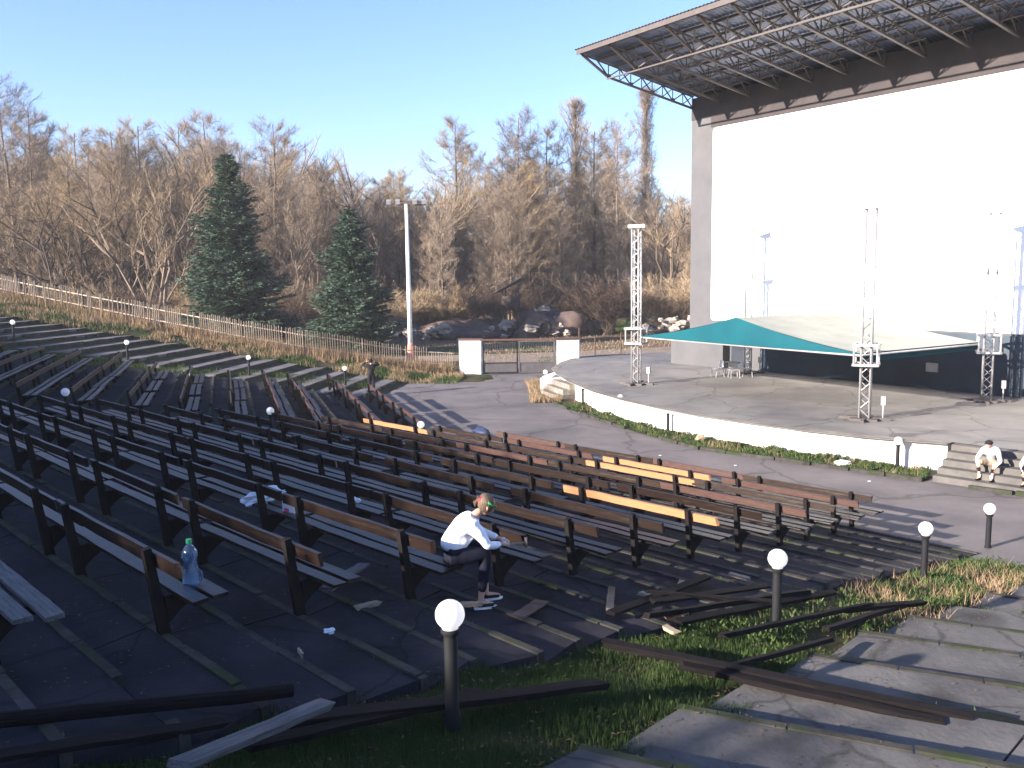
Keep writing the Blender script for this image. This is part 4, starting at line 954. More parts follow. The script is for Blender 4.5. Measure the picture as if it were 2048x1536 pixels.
sm, J, ff = sitter(28.15, -8.5, 'seated man in a dark cap, grey vest and white sleeves on the stage steps', dict(skin=MT['skin'], shirt=MT['white'], vest=MT['gvest'], trousers=MT['palewood'], hem=.1, shoe=MT['black'], sock=MT['white']))
b = MB(); c = J['head'] + Vector((0, 0, .05)) - ff * .01; b.blob(c, (.108, .108, .085), 2, .02, (10, 16), fl=.55); b.box(c + ff * .13 - Vector((0, 0, .012)), (.13, .14, .012), Matrix.Rotation(math.atan2(ff.y, ff.x), 3, 'Z')); b.build('cap', MT['gblack'], sm, True)
for S_ in 'RL':
    gm = skin_mesh([[(*c_[:3], c_[3] * 1.25) for c_ in chn] for chn in hand_chains(J['wr' + S_], J['hd' + S_] - J['wr' + S_], (0, 0, -1))]); mesh_obj('glove', gm, MT['gblack'], sm)
s2, J, ff = sitter(28.15, -7.30, 'person in a pale pinkish top sitting at the right edge of the photo', dict(skin=MT['skin'], shirt=mat('pale_pink_cloth', (.75, .55, .50), (.68, .48, .44), 6), trousers=MT['jeans'], shoe=MT['black']))
b = MB(); b.blob(J['head'] - ff * .015 + Vector((0, 0, .015)), (.105, .1, .122), 3, .06, (12, 16)); b.build('hair', MT['hair'], s2, True)

# ------------------------------------------------------------------ vegetation
def tri_obj(name, V_, m, **k):
    V_ = np.asarray(V_, dtype=np.float32).reshape(-1, 3); n = len(V_); me = bpy.data.meshes.new(name)
    me.vertices.add(n); me.vertices.foreach_set('co', V_.ravel()); me.loops.add(n); me.loops.foreach_set('vertex_index', np.arange(n, dtype=np.int32))
    me.polygons.add(n // 3); me.polygons.foreach_set('loop_start', np.arange(0, n, 3, dtype=np.int32)); me.polygons.foreach_set('loop_total', np.full(n // 3, 3, dtype=np.int32))
    me.materials.append(m); me.update(); me.validate(); o = bpy.data.objects.new(name, me); col.objects.link(o); return tag(o, **k)
NR = np.random.default_rng(7)
def blades(name, pts, h0, h1, w_, m, label, cat, lean=0.35, kind='stuff'):
    """pts: (n,3) base points"""
    n = len(pts); a = NR.uniform(0, 2 * np.pi, n); h = NR.uniform(h0, h1, n); l_ = NR.uniform(0, lean, n) * h; la = NR.uniform(0, 2 * np.pi, n)
    dx = np.stack([np.cos(a), np.sin(a), 0 * a], 1) * (w_ / 2); tip = np.stack([np.cos(la) * l_, np.sin(la) * l_, h], 1)
    V_ = np.stack([pts - dx, pts + dx, pts + tip], 1)
    return tri_obj(name, V_, m, label=label, cat=cat, kind=kind)
def scatter(n, fpt, fden=None, clump=1.0, thr=0.0, seed=0):
    out = []; rr = random.Random(seed); tries = 0
    while len(out) < n and tries < n * 12:
        tries += 1; p = fpt(rr)
        if noise.noise(Vector((p[0] * clump, p[1] * clump, seed * 3.1))) + rr.uniform(-.25, .25) < thr: continue
        out.append(p)
    return np.array(out)
def aisle(rr):
    n_ = rr.uniform(-0.5, 20.5) if rr.random() < .45 else rr.uniform(0.5, 10); lo = -6.62; hi = -4.75
    m_ = rr.uniform(lo - .25, hi + .35); p = P(46, n_, m_); return (p.x, p.y, hz(p.x, p.y) + .0)
G1 = scatter(60000, aisle, clump=1.3, thr=-.12, seed=1); blades('grass', G1, .025, .12, .012, MT['grass'], 'green grass growing in the lamp aisle between the middle and near steps', 'grass')
def aisle1(rr):
    n_ = rr.uniform(.8, 10.5); m_ = rr.uniform(-6.75, -4.5); p = P(46, n_, m_); return (p.x, p.y, hz(p.x, p.y))
G1b = scatter(60000, aisle1, clump=2.2, thr=-.55, seed=21); blades('grass', G1b, .015, .075, .010, MT['grass'], 'short dense turf around the nearest lamp post', 'grass', .9)
def aisle2(rr):
    n_ = rr.triangular(11, 20.5, 17); m_ = rr.uniform(-6.5, -4.6); p = P(46, n_, m_); return (p.x, p.y, hz(p.x, p.y))
G2 = scatter(2600, aisle2, clump=.9, thr=.05, seed=2); blades('dry_grass', G2, .06, .30, .016, MT['dry'], 'dry beige grass tufts in the lamp aisle towards the stage', 'grass', 1.0)
def leafy(rr):
    n_ = rr.triangular(8, 20.8, 17); m_ = rr.uniform(-6.4, -4.8); p = P(46, n_, m_); return (p.x, p.y, hz(p.x, p.y) + rr.uniform(0, .15))
G3 = scatter(9000, leafy, clump=1.1, thr=.12, seed=8); blades('weeds', G3, .03, .09, .028, MT['grass'], 'leafy green weeds standing in the lamp aisle', 'weeds', 1.2)
SEF = [Vector(a_).lerp(Vector(b_), q / 6) for a_, b_ in zip(SE, SE[1:]) for q in range(6)]
def bed(rr):
    i = rr.randrange(2, 9); t = rr.random(); a = Vector(KB[i]).lerp(Vector(KB[i + 1]), t); c = min(SEF, key=lambda q: (q - a).length_squared)
    u = rr.uniform(.08, .96); p = a.lerp(c, u) + Vector((rr.gauss(0, .05), rr.gauss(0, .05))); h = max(0, noise.noise(Vector((p.x * .9, p.y * .9, 1))) + .25)
    return (p.x, p.y, .03 + rr.uniform(0, .24) * h)
G4 = scatter(26000, bed, clump=1.0, thr=-.1, seed=3); blades('bed_plants', G4, .03, .12, .045, MT['grass'], 'low green plants filling the bed along the stage wall', 'plants', .9)
def bed2(rr):
    p = (rr.uniform(.9, 2.5), rr.uniform(43.5, 51)); return (*p, .03)
G5 = scatter(3500, bed2, clump=.6, thr=-.2, seed=4); blades('dry_grass', G5, .1, .5, .03, MT['dry'], 'dry grass clump at the left end of the stage', 'grass', .8)
def bankp(rr):
    n_ = rr.uniform(-48, -10.5); m_ = rr.uniform(-54.0 - min(1, max(0, (-15 - n_) / 20)) * 3.5, -51.0); p = P(98, n_, m_); return (p.x, p.y, hz(p.x, p.y))
G6 = scatter(46000, bankp, clump=.45, thr=-.02, seed=5); blades('grass', G6, .05, .26, .03, MT['grass'], 'green grass on the bank below the picket fence', 'grass')
G7 = scatter(24000, bankp, clump=.7, thr=.0, seed=6); blades('dry_grass', G7, .08, .42, .03, MT['dry'], 'dry grass on the bank below the picket fence', 'grass', .8)
def fl_(rr):
    i = rr.randrange(0, len(FL) - 1); p = FL[i].lerp(FL[i + 1], rr.random()); p = p + Vector((rr.uniform(-.3, .3), rr.uniform(-.9, 1.6))); return (p.x, p.y, hz(p.x, p.y))
G8 = scatter(22000, fl_, clump=.5, thr=-.3, seed=7); blades('tall_dry_grass', G8, .3, 1.0, .03, MT['dry'], 'tall dry grass grown through the picket fence', 'grass', .5)
def wedge(rr):
    n_ = rr.uniform(-10, 7.5); m_ = rr.uniform(-31.3, -30.0); p = P(72, n_, m_); return (p.x, p.y, hz(p.x, p.y))
G9 = scatter(9000, wedge, clump=.5, thr=-.1, seed=9); blades('grass', G9, .05, .3, .03, MT['grass'], 'grass in the narrow aisle between the middle and left blocks', 'grass')
def wedge2(rr):
    n_ = rr.uniform(-16, 8); m_ = rr.uniform(-51, -48.3); p = P(72, n_, m_); return (p.x, p.y, hz(p.x, p.y))
G10 = scatter(9000, wedge2, clump=.6, thr=0, seed=10); blades('grass', G10, .05, .25, .03, MT['grass'], 'grass in the aisle between the left block and the far steps', 'grass')
# moss and weeds in the step joints
mp = []
rr = random.Random(12)
for ang, lips, lo, hi in ((46, lips46, -23, -6.6), (24, lips24, -6, 10), (72, lips72, -46, -31.5), (98, lips98, -51, -43)):
    for n_ in lips:
        for _ in range(90 if ang in (46, 24) else 40):
            m_ = rr.uniform(lo, hi)
            if noise.noise(Vector((n_ * 3, m_ * .7, 2))) < .05: continue
            p = P(ang, n_ + rr.uniform(-.13, .05), m_)
            mp.append((p.x, p.y, K * max(0, BL[ang] - n_) - (0.0 if rr.random() < .6 else .12)))
blades('joint_weeds', np.array(mp), .02, .09, .02, MT['grass'], 'small weeds and moss growing in the joints of the steps', 'weeds')
def field(rr):
    x = rr.uniform(-60, 28); y = rr.uniform(60, 95) if rr.random() < .7 else rr.uniform(95, 130); return (x, y, -.08)
G11 = scatter(26000, field, clump=.12, thr=-.05, seed=11); blades('field_grass', G11, .05, .28, .05, MT['dry'], 'dry brown grass of the field beyond the gate', 'grass', .7)
G12 = scatter(9000, lambda rr: (rr.uniform(2, 22), rr.uniform(57.5, 68), -.06), clump=.3, thr=-.2, seed=12); blades('field_grass', G12, .04, .18, .05, MT['grass'], 'green grass field right of the gate', 'grass')

G13 = scatter(1500, bed, clump=1.6, thr=.12, seed=13); blades('dry_grass', G13, .05, .28, .02, MT['dry'], 'dry stalks among the green plants of the stage bed', 'grass', .7)
# dead leaves and grit on the steps
lv = []; rr = random.Random(44)
def leaf(x, y, z, s_):
    a = rr.uniform(0, 6.28); c = Vector((x, y, z)); u = Vector((math.cos(a), math.sin(a), rr.uniform(-.2, .3))) * s_; v = Vector((-math.sin(a), math.cos(a), rr.uniform(-.2, .3))) * s_ * .7; lv.extend([tuple(c - u), tuple(c + v), tuple(c + u)])
for _ in range(9000):
    if rr.random() < .6:
        i = rr.randrange(1, len(lips46) - 2); n1 = lips46[i]; n_ = n1 - .7975 * rr.random() ** .5; m_ = rr.uniform(-16, -6.6); ang = 46
        if noise.noise(Vector((n_ * .9, m_ * .9, 5))) < -.05: continue
        p = P(46, n_, m_); z = K * (21.18 - n1)
    else:
        i = rr.randrange(0, len(lips24) - 1); n1 = lips24[i]; n_ = rr.uniform(lips24[i + 1], n1); m_ = b0lo(n_) + rr.random() ** 2 * 5; p = P(24, n_, m_); z = K * (22.4 - n1)
    leaf(p.x, p.y, z + .012, rr.uniform(.008, .028))
for _ in range(2600):
    p = P(46, rr.uniform(.8, 20), rr.uniform(-6.7, -4.5)); leaf(p.x, p.y, hz(p.x, p.y) + rr.uniform(.02, .09), rr.uniform(.012, .035))
tri_obj('dead_leaves', lv, mat('dead_leaf', (0.15, 0.095, 0.05), (0.07, 0.045, 0.028), 3, 0.9, 0.1), label='dead leaves and wood chips strewn over the steps and aisle', cat='leaves', kind='stuff')
# spruces
def spruce(seed, Ht, Rb):
    rr = random.Random(seed); n = NR; tris = []; tb = MB(); tb.tube([(0, 0, -.3), (0, 0, Ht * .5), (0, 0, Ht * .97)], [Ht * .018, Ht * .010, .02], 8)
    z = Ht * .03
    while z < Ht * .985:
        fr_ = z / Ht; rad = Rb * (1 - fr_) ** .68 * (1 + .13 * math.sin(z * 2.3 + seed)) * (1.0 if fr_ > .12 else .75 + 2 * fr_) ; nb = max(4, int(15 * (1 - fr_) + 4)); a0 = rr.uniform(0, 6.28)
        for q in range(nb):
            a = a0 + 6.283 * q / nb + rr.uniform(-.2, .2); L = rad * rr.uniform(.62, 1.12) * (1 + .55 * noise.noise(Vector((math.cos(a) * 1.6, math.sin(a) * 1.6, z * .55 + seed)))); droop = -.18 + .55 * fr_
            d = Vector((math.cos(a), math.sin(a), 0)); s = Vector((-d.y, d.x, 0)); p0 = Vector((0, 0, z))
            tb.tube([p0, p0 + d * L * .5 + Vector((0, 0, droop * L * .4)), p0 + d * L * .95 + Vector((0, 0, droop * L * .6 + .12 * L))], [.035, .025, .012], 3, False)
            k = int(14 + L * 26)
            for _ in range(k):
                t = rr.uniform(.12, 1) ** .7; wd = (.32 * L * (1.05 - t) + .10)
                c = p0 + d * L * t + s * rr.uniform(-wd, wd) + Vector((0, 0, droop * L * t * .8 + .12 * L * t * t + rr.uniform(-.10, .06)))
                di = (d * rr.uniform(.4, 1.2) + s * rr.uniform(-.9, .9) + Vector((0, 0, rr.uniform(-.35, .3)))).normalized() * rr.uniform(.20, .42)
                wv = di.cross(Vector((rr.uniform(-1, 1), rr.uniform(-1, 1), 1))).normalized() * rr.uniform(.035, .085)
                tris += [c - wv, c + wv, c + di]
        z += rr.uniform(.13, .22) * (1.3 - .5 * fr_)
    return tb, [tuple(t) for t in tris]
for i, (x, y, Ht, Rb, lab) in enumerate(((-23.9, 76, 17.1, 4.9, 'large dark blue spruce behind the picket fence, left of the other spruce'), (-13.2, 73, 12.1, 3.75, 'smaller sunlit blue spruce beside the white floodlight mast'))):
    tb, tr = spruce(40 + i, Ht, Rb); o = empty('spruce_tree', (x, y, 0), label=lab, cat='tree', group='blue spruces')
    tb.build('trunk', MT['barkd'], o); c = tri_obj('crown', tr, MT['spruce']); c.parent = o

# bare trees
def bare(seed, Ht, style):
    rr = random.Random(seed); tb = MB(); tw_ = []
    def twigs(p, d, L, n, spread=.8, w_=.028):
        for _ in range(n):
            t = rr.random(); q = p + d * (L * t); dd = (d.normalized() + Vector((rr.gauss(0, spread), rr.gauss(0, spread), rr.gauss(.25, spread * .7)))).normalized(); ll = rr.uniform(.4, 1.3)
            sv = dd.cross(Vector((rr.uniform(-1, 1), rr.uniform(-1, 1), rr.uniform(-1, 1)))).normalized() * (w_ * .5); e = q + dd * ll
            tw_.extend((q - sv, q + sv, e))
            for __ in range(4):
                u = q.lerp(e, rr.uniform(.2, .8)); d2 = (dd + Vector((rr.gauss(0, .7), rr.gauss(0, .7), rr.gauss(.1, .5)))).normalized() * rr.uniform(.3, .8)
                s2 = d2.cross(Vector((.3, .5, .8))).normalized() * (w_ * .38); tw_.extend((u - s2, u + s2, u + d2))
    def limb(p, d, L, r, depth, ntw):
        pts = [p]; q = p.copy(); dd = d.copy(); k = 4
        for i in range(k):
            dd = (dd + Vector((rr.gauss(0, .13), rr.gauss(0, .13), rr.gauss(.05, .07)))).normalized(); q = q + dd * (L / k); pts.append(q.copy())
        tb.tube(pts, [r * (1 - .75 * i / k) for i in range(k + 1)], 5 if r > .06 else 3, False)
        for i in range(k): twigs(pts[i], pts[i + 1] - pts[i], 1, int(ntw * 1.5 * (.4 + .6 * (i / k))), .75)
        if depth > 0:
            for i in range(rr.randint(3, 5)):
                t = rr.uniform(.3, .98); j = min(k - 1, int(t * k)); s_ = pts[j].lerp(pts[j + 1], t * k - j)
                nd = (dd + Vector((rr.gauss(0, .55), rr.gauss(0, .55), rr.gauss(.1, .35)))).normalized(); limb(s_, nd, L * rr.uniform(.42, .68), r * .5, depth - 1, ntw)
    if style == 'tall':
        pts = []; x = y = 0
        for i in range(13):
            pts.append(Vector((x, y, Ht * i / 12 - .2))); x += rr.gauss(0, .10); y += rr.gauss(0, .10)
        tb.tube(pts, [Ht * .0095 * (1 - .88 * i / 12) + .02 for i in range(13)], 7, False)
        z = Ht * .26; a = 0
        while z < Ht * .98:
            fr_ = z / Ht; a += 2.4 + rr.uniform(-.5, .5); L = (Ht * .15) * math.sin(math.pi * min(1, (fr_ - .12) / .9)) ** .7 * rr.uniform(.55, 1.15) + .4
            j = min(11, int(fr_ * 12)); s_ = pts[j].lerp(pts[j + 1], fr_ * 12 - j); d = Vector((math.cos(a), math.sin(a), rr.uniform(.25, .75))).normalized()
            limb(s_, d, L, .045 * (1.2 - fr_), 1 if L > 1.6 else 0, 5); z += rr.uniform(.22, .42)
    elif style == 'poplar':
        pts = [Vector((0, 0, Ht * i / 10 - .2)) for i in range(11)]; tb.tube(pts, [.26 * (1 - .9 * i / 10) for i in range(11)], 7, False)
        z = Ht * .12; a = 0
        while z < Ht * .97:
            a += 2.4; d = Vector((math.cos(a) * .22, math.sin(a) * .22, 1)).normalized(); limb(Vector((0, 0, z)), d, min(Ht - z, rr.uniform(3, 5.5)), .05, 0, 9); z += .2
    elif style == 'spread':
        for s_ in range(rr.randint(2, 4)):
            a = rr.uniform(0, 6.28); limb(Vector((0, 0, -.2)), Vector((math.cos(a) * .35, math.sin(a) * .35, 1)).normalized(), Ht * .62, Ht * .014, 2, 9)
    elif style == 'fork':
        for s_ in range(4):
            a = [2.9, 3.3, .3, 2.2][s_]; sp = [.55, .25, .35, .8][s_]; limb(Vector((0, 0, -.2)), Vector((math.cos(a) * sp, math.sin(a) * .3, 1)).normalized(), Ht * .7, Ht * .016, 2, 7)
    else:
        for s_ in range(11):
            a = rr.uniform(0, 6.28); limb(Vector((rr.gauss(0, .5), rr.gauss(0, .5), -.1)), Vector((math.cos(a) * .5, math.sin(a) * .5, 1)).normalized(), Ht * .75, .03, 1, 9)
    return tb, tw_
LIB = {}
def tree_proto(key, seed, Ht, style, tm, bmat):
    tb, tws = bare(seed, Ht, style); t = tb.build('trunk', bmat); c = tri_obj('crown', [tuple(q) for q in tws], tm); LIB[key] = (t.data, c.data, Ht)
    bpy.data.objects.remove(t); bpy.data.objects.remove(c)
tree_proto('tallA', 1, 26, 'tall', MT['twigp'], MT['bark']); tree_proto('tallB', 2, 26, 'tall', MT['twig'], MT['barkd']); tree_proto('tallC', 3, 25, 'tall', MT['twigp'], MT['bark'])
tree_proto('spreadA', 4, 20, 'spread', MT['twig'], MT['bark']); tree_proto('spreadB', 5, 19, 'spread', MT['twigy'], MT['barkd']); tree_proto('spreadC', 6, 20, 'spread', MT['twigp'], MT['bark'])
tree_proto('poplar', 7, 27, 'poplar', MT['twigp'], MT['bark']); tree_proto('fork', 8, 18, 'fork', MT['twig'], MT['bark'])
tree_proto('bushA', 9, 5, 'bush', MT['twig'], MT['barkd']); tree_proto('bushC', 12, 5.5, 'bush', MT['twigdark'], MT['barkd']); tree_proto('spreadD', 13, 19, 'spread', MT['twigdark'], MT['barkd']); tree_proto('bushB', 10, 5, 'bush', MT['twigy'], MT['barkd'])
def put(key, x, y, hgt, rz, label, group=None, name='bare_tree', wx=1.0, cat='tree'):
    t, c, h0 = LIB[key]; o = empty(name, (x, y, -.05), rz, label=label, cat=cat, group=group); s = hgt / h0; o.scale = (s * wx, s * wx, s)
    for nme, me in (('trunk', t), ('crown', c)):
        q = bpy.data.objects.new(nme, me); col.objects.link(q); q.parent = o
    return o
def X(px, d): return (px - 1024) / FPX * d * 1.0
TR_ = random.Random(77)
spec = [('tallA', 565, 104, 24.2, 'tall bare tree standing above the canopy of others, right of the large spruce'), ('tallB', 912, 112, 25.3, 'tall dark-stemmed bare tree with layered branches, right of the light mast'),
        ('tallC', 1042, 114, 26.3, 'tallest bare tree over the gate'), ('spreadA', 985, 112, 22.5, 'broad bare tree with a leaning trunk over the gate, left of the tallest'), ('tallA', 1100, 116, 25, 'bare tree with pale trunk right of the gate pillars'),
        ('poplar', 1155, 116, 28.2, 'slender pointed bare tree, first of the row right of the gate'), ('tallB', 1196, 120, 25.5, 'thin dark-stemmed bare tree between two pale-stemmed ones'), ('tallC', 1236, 116, 25.3, 'bare tree left of the lattice tower'),
        ('poplar', 1292, 150, 36, 'very tall pale poplar behind the left lattice tower'), ('spreadC', 742, 104, 20.5, 'round-crowned bare tree above the smaller spruce'), ('spreadA', 828, 108, 21.2, 'round-crowned bare tree behind the floodlight mast'),
        ('fork', 318, 88, 17.5, 'pale forked bare tree with splayed limbs left of the large spruce'), ('tallC', 40, 108, 31, 'tallest bare tree at the left edge of the photo'), ('tallA', 92, 112, 27.5, 'tall bare tree second from the left edge'),
        ('spreadB', 140, 96, 18.6, 'ochre round-crowned bare tree at the left'), ('spreadB', 240, 98, 19.2, 'ochre-brown bare tree beside the forked pale tree'), ('spreadA', 370, 98, 20.2, 'wide brown bare tree behind the forked pale tree'),
        ('tallC', 430, 116, 24.0, 'bare tree crown just left of the large spruce top'), ('spreadB', 470, 108, 21, 'ochre bare crown directly behind the large spruce top'), ('spreadC', 620, 104, 21, 'bare tree between the two spruces'), ('spreadA', 1345, 104, 17.5, 'brown bare tree beside the screen building')]
for key, px, d, hg, lab in spec: put(key, X(px, d), d, hg, TR_.uniform(0, 6.28) if key != 'fork' else 0, lab, wx=1.0 if key != 'poplar' else 1.15)
def ylim(px):
    pts = [(0, 25.5), (150, 24.5), (300, 25.5), (500, 25), (650, 20.5), (850, 18.5), (980, 20.5), (1250, 19), (1384, 15), (1700, 15)]
    for (a, h1), (c, h2) in zip(pts, pts[1:]):
        if px <= c: return h1 + (h2 - h1) * (px - a) / (c - a)
    return 15
keys = ['spreadA', 'spreadB', 'spreadC', 'tallA', 'tallB', 'tallC']
zones = [(-80, 60, 'at the far left edge'), (60, 180, 'in the dark wood left of the forked tree'), (180, 300, 'around the forked pale tree'), (300, 400, 'just left of the large spruce'), (400, 560, 'behind the large spruce'), (560, 650, 'between the two spruces'),
         (650, 770, 'behind the smaller spruce'), (770, 880, 'behind the floodlight mast'), (880, 960, 'above the left gate pillar'), (960, 1060, 'straight above the gate'), (1060, 1170, 'above the right gate pillar'), (1170, 1300, 'behind the left lattice tower'), (1300, 1420, 'beside the screen building')]
look = {'spreadD': 'dark spreading', 'spreadA': 'brown spreading', 'spreadB': 'ochre spreading', 'spreadC': 'purplish spreading', 'tallA': 'tall pale-stemmed', 'tallB': 'tall dark-stemmed', 'tallC': 'tall purplish'}
cand = []
for lo, hi, where in zones:
    for q in range(int((hi - lo) / 9.5)):
        px = TR_.uniform(lo, hi); d = TR_.uniform(98, 165); hh = ylim(px) * d / 112 * TR_.uniform(.70, 1.0); k_ = TR_.choice(keys + ['spreadB', 'spreadD', 'spreadD'] if lo < 300 else keys + ['spreadB', 'spreadA'] if lo < 560 else keys[2:] if lo < 850 else keys[3:] + ['tallA', 'tallC', 'spreadC'])
        put(k_, X(px, d), d, hh, TR_.uniform(0, 6.28), '%s bare tree %s, %s' % (look[k_], 'wood edge' if d < 115 else 'mid wood' if d < 140 else 'deep wood', where), 'bare trees of the wood ' + where, wx=TR_.uniform(.85, 1.15))
for lo, hi, where in zones:
    for q in range(int((hi - lo) / 17)):
        px = TR_.uniform(lo, hi); d = TR_.uniform(90, 118) if px > 720 else TR_.uniform(80, 112); k_ = TR_.choice(['bushC', 'bushC', 'bushA'] if lo < 300 else ['bushA', 'bushB', 'bushC'] if lo < 880 else ['bushA', 'bushC', 'bushC']); h_ = TR_.uniform(3.2, 6.0)
        put(k_, X(px, d), d, h_, TR_.uniform(0, 6.28), '%s %s leafless bush %s' % ('tall' if h_ > 4.8 else 'low', 'brown' if k_ == 'bushA' else 'ochre' if k_ == 'bushB' else 'dark', where), 'leafless bushes ' + where, 'bare_bush', TR_.uniform(1, 1.6), 'bush')
# the far side of the wood, one mass
rng = NR; n = 90000
px = rng.uniform(-150, 1500, n); d = rng.uniform(168, 215, n); x = (px - 1024) / FPX * d; topz = 17 + 6 * np.sin(px * .013) + 4 * np.sin(px * .041 + 1)
topz = np.clip(topz, 11, 26); z = rng.uniform(0, 1, n) ** .75 * topz; a = rng.uniform(0, 6.28, n); L = rng.uniform(.8, 2.6, n); upd = rng.uniform(.2, 1.3, n)
base = np.stack([x, d, z], 1); di = np.stack([np.cos(a) * .6, np.sin(a) * .6, upd], 1); di /= np.linalg.norm(di, axis=1)[:, None]; sv = np.stack([np.cos(a + 1.5), np.sin(a + 1.5), 0 * a], 1) * .05
tri_obj('far_wood', np.stack([base - sv, base + sv, base + di * L[:, None]], 1), MT['twigp'], label='far side of the bare wood closing the view behind the field', cat='wood', kind='stuff')
def hillz(x, y): return -0.5 + max(0, (y - 175)) * .085 * (0.8 + .35 * math.sin(x * .012 + 1) + .2 * math.sin(x * .031)) * (1 if y < 420 else 420 / y)
grid('hills', fr(-420, 300, 12), fr(170, 520, 10), hillz, MT['hill'], kind='structure')

# buildings far behind the trees
def block(px0, px1, d, z0, z1, nfl, nw, m, label, dep=12, name='apartment_building', roofm='rust'):
    x0, x1 = X(px0, d), X(px1, d); o = empty(name, ((x0 + x1) / 2, d, 0), label=label, cat='building'); w_ = x1 - x0
    b = MB(); b.box((0, dep / 2, (z0 + z1) / 2), (w_, dep, z1 - z0)); b.build('wall', m, o)
    b = MB(); b.box((0, dep / 2, z1 + .3), (w_ + .6, dep + .6, .6)); b.build('roof', MT[roofm], o)
    for i in range(nfl):
        for j in range(nw):
            b = MB(); b.box((-w_ / 2 + w_ * (j + .5) / nw, -.02, z0 + (z1 - z0) * (i + .55) / nfl), (w_ / nw * .5, .1, (z1 - z0) / nfl * .5)); b.build('window', MT['window'], o)
block(783, 800, 250, 4, 26.5, 7, 2, MT['flats'], 'narrow cream apartment tower behind the trees, left half of the pair at the mast'); block(806, 846, 255, 4, 27, 8, 4, MT['flats'], 'wide cream apartment block seen through the trees right of the mast')
block(575, 640, 262, 14, 24, 3, 6, MT['flats'], 'long pale apartment block seen through the trees left of the smaller spruce'); block(672, 692, 240, 12, 22, 3, 2, MT['flats'], 'small cream block seen just left of the smaller spruce top')
block(882, 900, 210, 6, 16, 3, 2, MT['flats'], 'cream house front between the mast and the tall layered tree'); block(1108, 1165, 190, 2, 9.5, 2, 5, MT['flats'], 'pale low house among the tree trunks right of the gate', 9, 'house')
block(362, 392, 170, 8, 15.5, 2, 3, MT['white'], 'small white house behind the forked tree at the left', 8, 'house')
hut = empty('hut', (-.0, 92, 0), -.2, label='small dark wooden hut on posts among the trees behind the gate', cat='hut')
b = MB(); b.box((0, 0, 3.6), (1.6, 1.6, 1.1)); b.build('wall', MT['barkd'], hut)
b = MB(); b.add([(-1.5, -1.3, 4.5), (1.3, -1.3, 5.9), (1.3, 1.3, 5.9), (-1.5, 1.3, 4.5), (-1.5, -1.3, 4.62), (1.3, -1.3, 6.02), (1.3, 1.3, 6.02), (-1.5, 1.3, 4.62)], [(3, 2, 1, 0), (4, 5, 6, 7), (0, 1, 5, 4), (1, 2, 6, 5), (2, 3, 7, 6), (3, 0, 4, 7)]); b.build('roof', MT['greywood'], hut)
for sx in (-.7, .7):
    for sy in (-.7, .7): b = MB(); b.tube([(sx * 1.2, sy * 1.2, -.1), (sx, sy, 5.0)], .08, 6); b.build('leg', MT['barkd'], hut)

# spoil heaps and rubble beyond the gate
for i, (x, y, r, lab) in enumerate(((-10, 91, (5.0, 3.2, 2.0), 'long dark spoil heap left of the gate view'), (-3.8, 92, (4.4, 3.0, 2.2), 'dark spoil heap seen over the left gate pillar'), (3.6, 92, (3.6, 2.6, 2.9), 'dark spoil heap with stones above the right gate pillar'), (11.5, 96, (5.5, 3, 1.5), 'low brown earth bank left of the lattice tower'), (19.5, 92, (5.5, 3, 1.9), 'pale rubble bank between the tower and the building'))):
    b = MB(); b.blob((0, 0, 0), r, 60 + i, .45, (16, 30), fl=1.0); tag(b.build('spoil_heap', MT['mound'] if i < 3 else MT['soil'], None, True, (x, y, -.1)), lab, 'spoil heap', 'heaps of earth beyond the gate')
rr = random.Random(31)
for i in range(64):
    if i < 34: x, y, z = rr.uniform(-14.5, 7), rr.uniform(87.6, 90), rr.uniform(.2, 1.2)
    elif i < 40: x, y, z = rr.uniform(2.2, 4.6), rr.uniform(89.5, 91), rr.uniform(1.6, 2.9)
    else: x, y, z = rr.uniform(13.5, 22), rr.uniform(88, 91), rr.uniform(.2, 1.9)
    s_ = rr.uniform(.18, .75) * (1.3 if i % 9 == 0 else 1)
    b = MB(); b.blob((0, 0, 0), (s_, s_ * rr.uniform(.6, 1), s_ * rr.uniform(.4, .8)), i, .6, (7, 9)); tag(b.build('boulder', MT['rock'], None, False, (x, y, z)), 'pale stone on the rubble %s' % ('beyond the gate' if i < 34 else 'on top of the heap above the right pillar' if i < 40 else 'between the lattice tower and the building'), 'stone', 'stones on the rubble')
b = MB()
for q in range(24):
    a0, a1 = R_(q * 15), R_(q * 15 + 15)
    b.tube([(math.cos(a0) * .55, 0, math.sin(a0) * .55), (math.cos(a1) * .55, 0, math.sin(a1) * .55)], .22, 8, False)
tag(b.build('tyre', MT['black'], None, True, (3.4, 88.6, 1.0)), 'large black tyre standing against the heap above the right gate pillar', 'tyre')

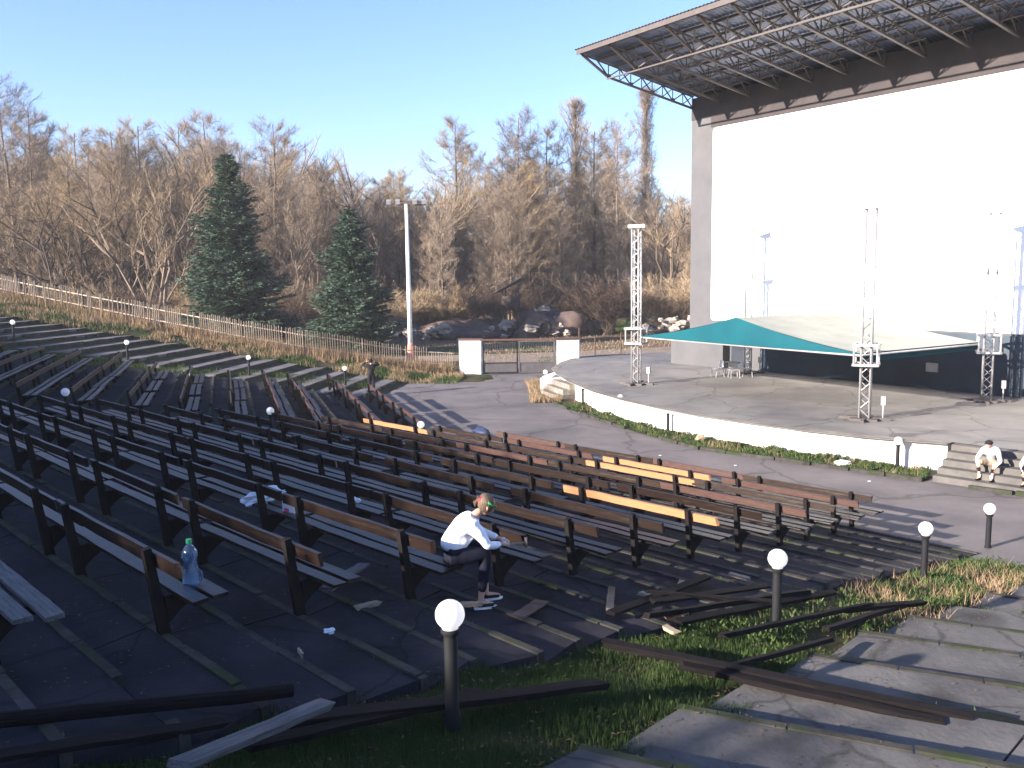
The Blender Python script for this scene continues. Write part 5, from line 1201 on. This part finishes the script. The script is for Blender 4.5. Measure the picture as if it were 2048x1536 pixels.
# made-up leafy wall added behind the camera, heights set to shade the seating
hd_ = Vector((math.sin(az), math.cos(az))); pp = Vector((hd_.y, -hd_.x))
hb = empty('added_shade_wall', (hd_.x * -25, hd_.y * -25, 0), label='unseen leafy wall added behind the camera to shade the seating', cat='shade wall')
b = MB(); rr = random.Random(3); bb_ = -110
prevz = None; tris = []
while bb_ < 40:
    wd = rr.uniform(.9, 1.6); base = (3.92 if bb_ > -11.5 else 4.3 if bb_ > -14 else 4.85 if bb_ > -27 else 4.35 if bb_ > -32 else 4.1 if bb_ > -44 else 3.75) + 25 * math.tan(el)
    top = base + rr.uniform(-.30, .22); c = Vector((pp.x * (bb_ + wd / 2), pp.y * (bb_ + wd / 2)))
    b.box((c.x, c.y, (top - .5) / 2 - 1), (wd + .4, 2.0, top - .5 + 2), Matrix.Rotation(math.atan2(pp.y, pp.x), 3, 'Z'))
    for _ in range(220):
        q = Vector((c.x + pp.x * rr.uniform(-wd, wd) * .6 + hd_.x * rr.uniform(-1, 1), c.y + pp.y * rr.uniform(-wd, wd) * .6 + hd_.y * rr.uniform(-1, 1), top - .62 + rr.random() ** 2 * .6))
        dv = Vector((rr.gauss(0, .2), rr.gauss(0, .2), rr.uniform(.05, .3))); sv = Vector((rr.gauss(0, .07), rr.gauss(0, .07), 0)); tris += [tuple(q - sv), tuple(q + sv), tuple(q + dv)]
    bb_ += wd
b.build('trunk', MT['spruce'], hb); c = tri_obj('crown', tris, MT['spruce']); c.parent = hb

# thin haze volume added to veil the distance slightly, below the sky
hzb = MB(); hzb.box((-60, 210, 24), (900, 640, 56)); ho = hzb.build('haze', MT['white']); tag(ho, kind='stuff')
hm_ = bpy.data.materials.new('haze_air'); hm_.use_nodes = True; t = hm_.node_tree; t.nodes.remove(t.nodes['Principled BSDF'])
vn = t.nodes.new('ShaderNodeVolumePrincipled'); vn.inputs['Color'].default_value = (.93, .95, 1, 1); vn.inputs['Density'].default_value = 0.0003; vn.inputs['Anisotropy'].default_value = 0.0
t.links.new(vn.outputs[0], t.nodes['Material Output'].inputs['Volume']); ho.data.materials.clear(); ho.data.materials.append(hm_)
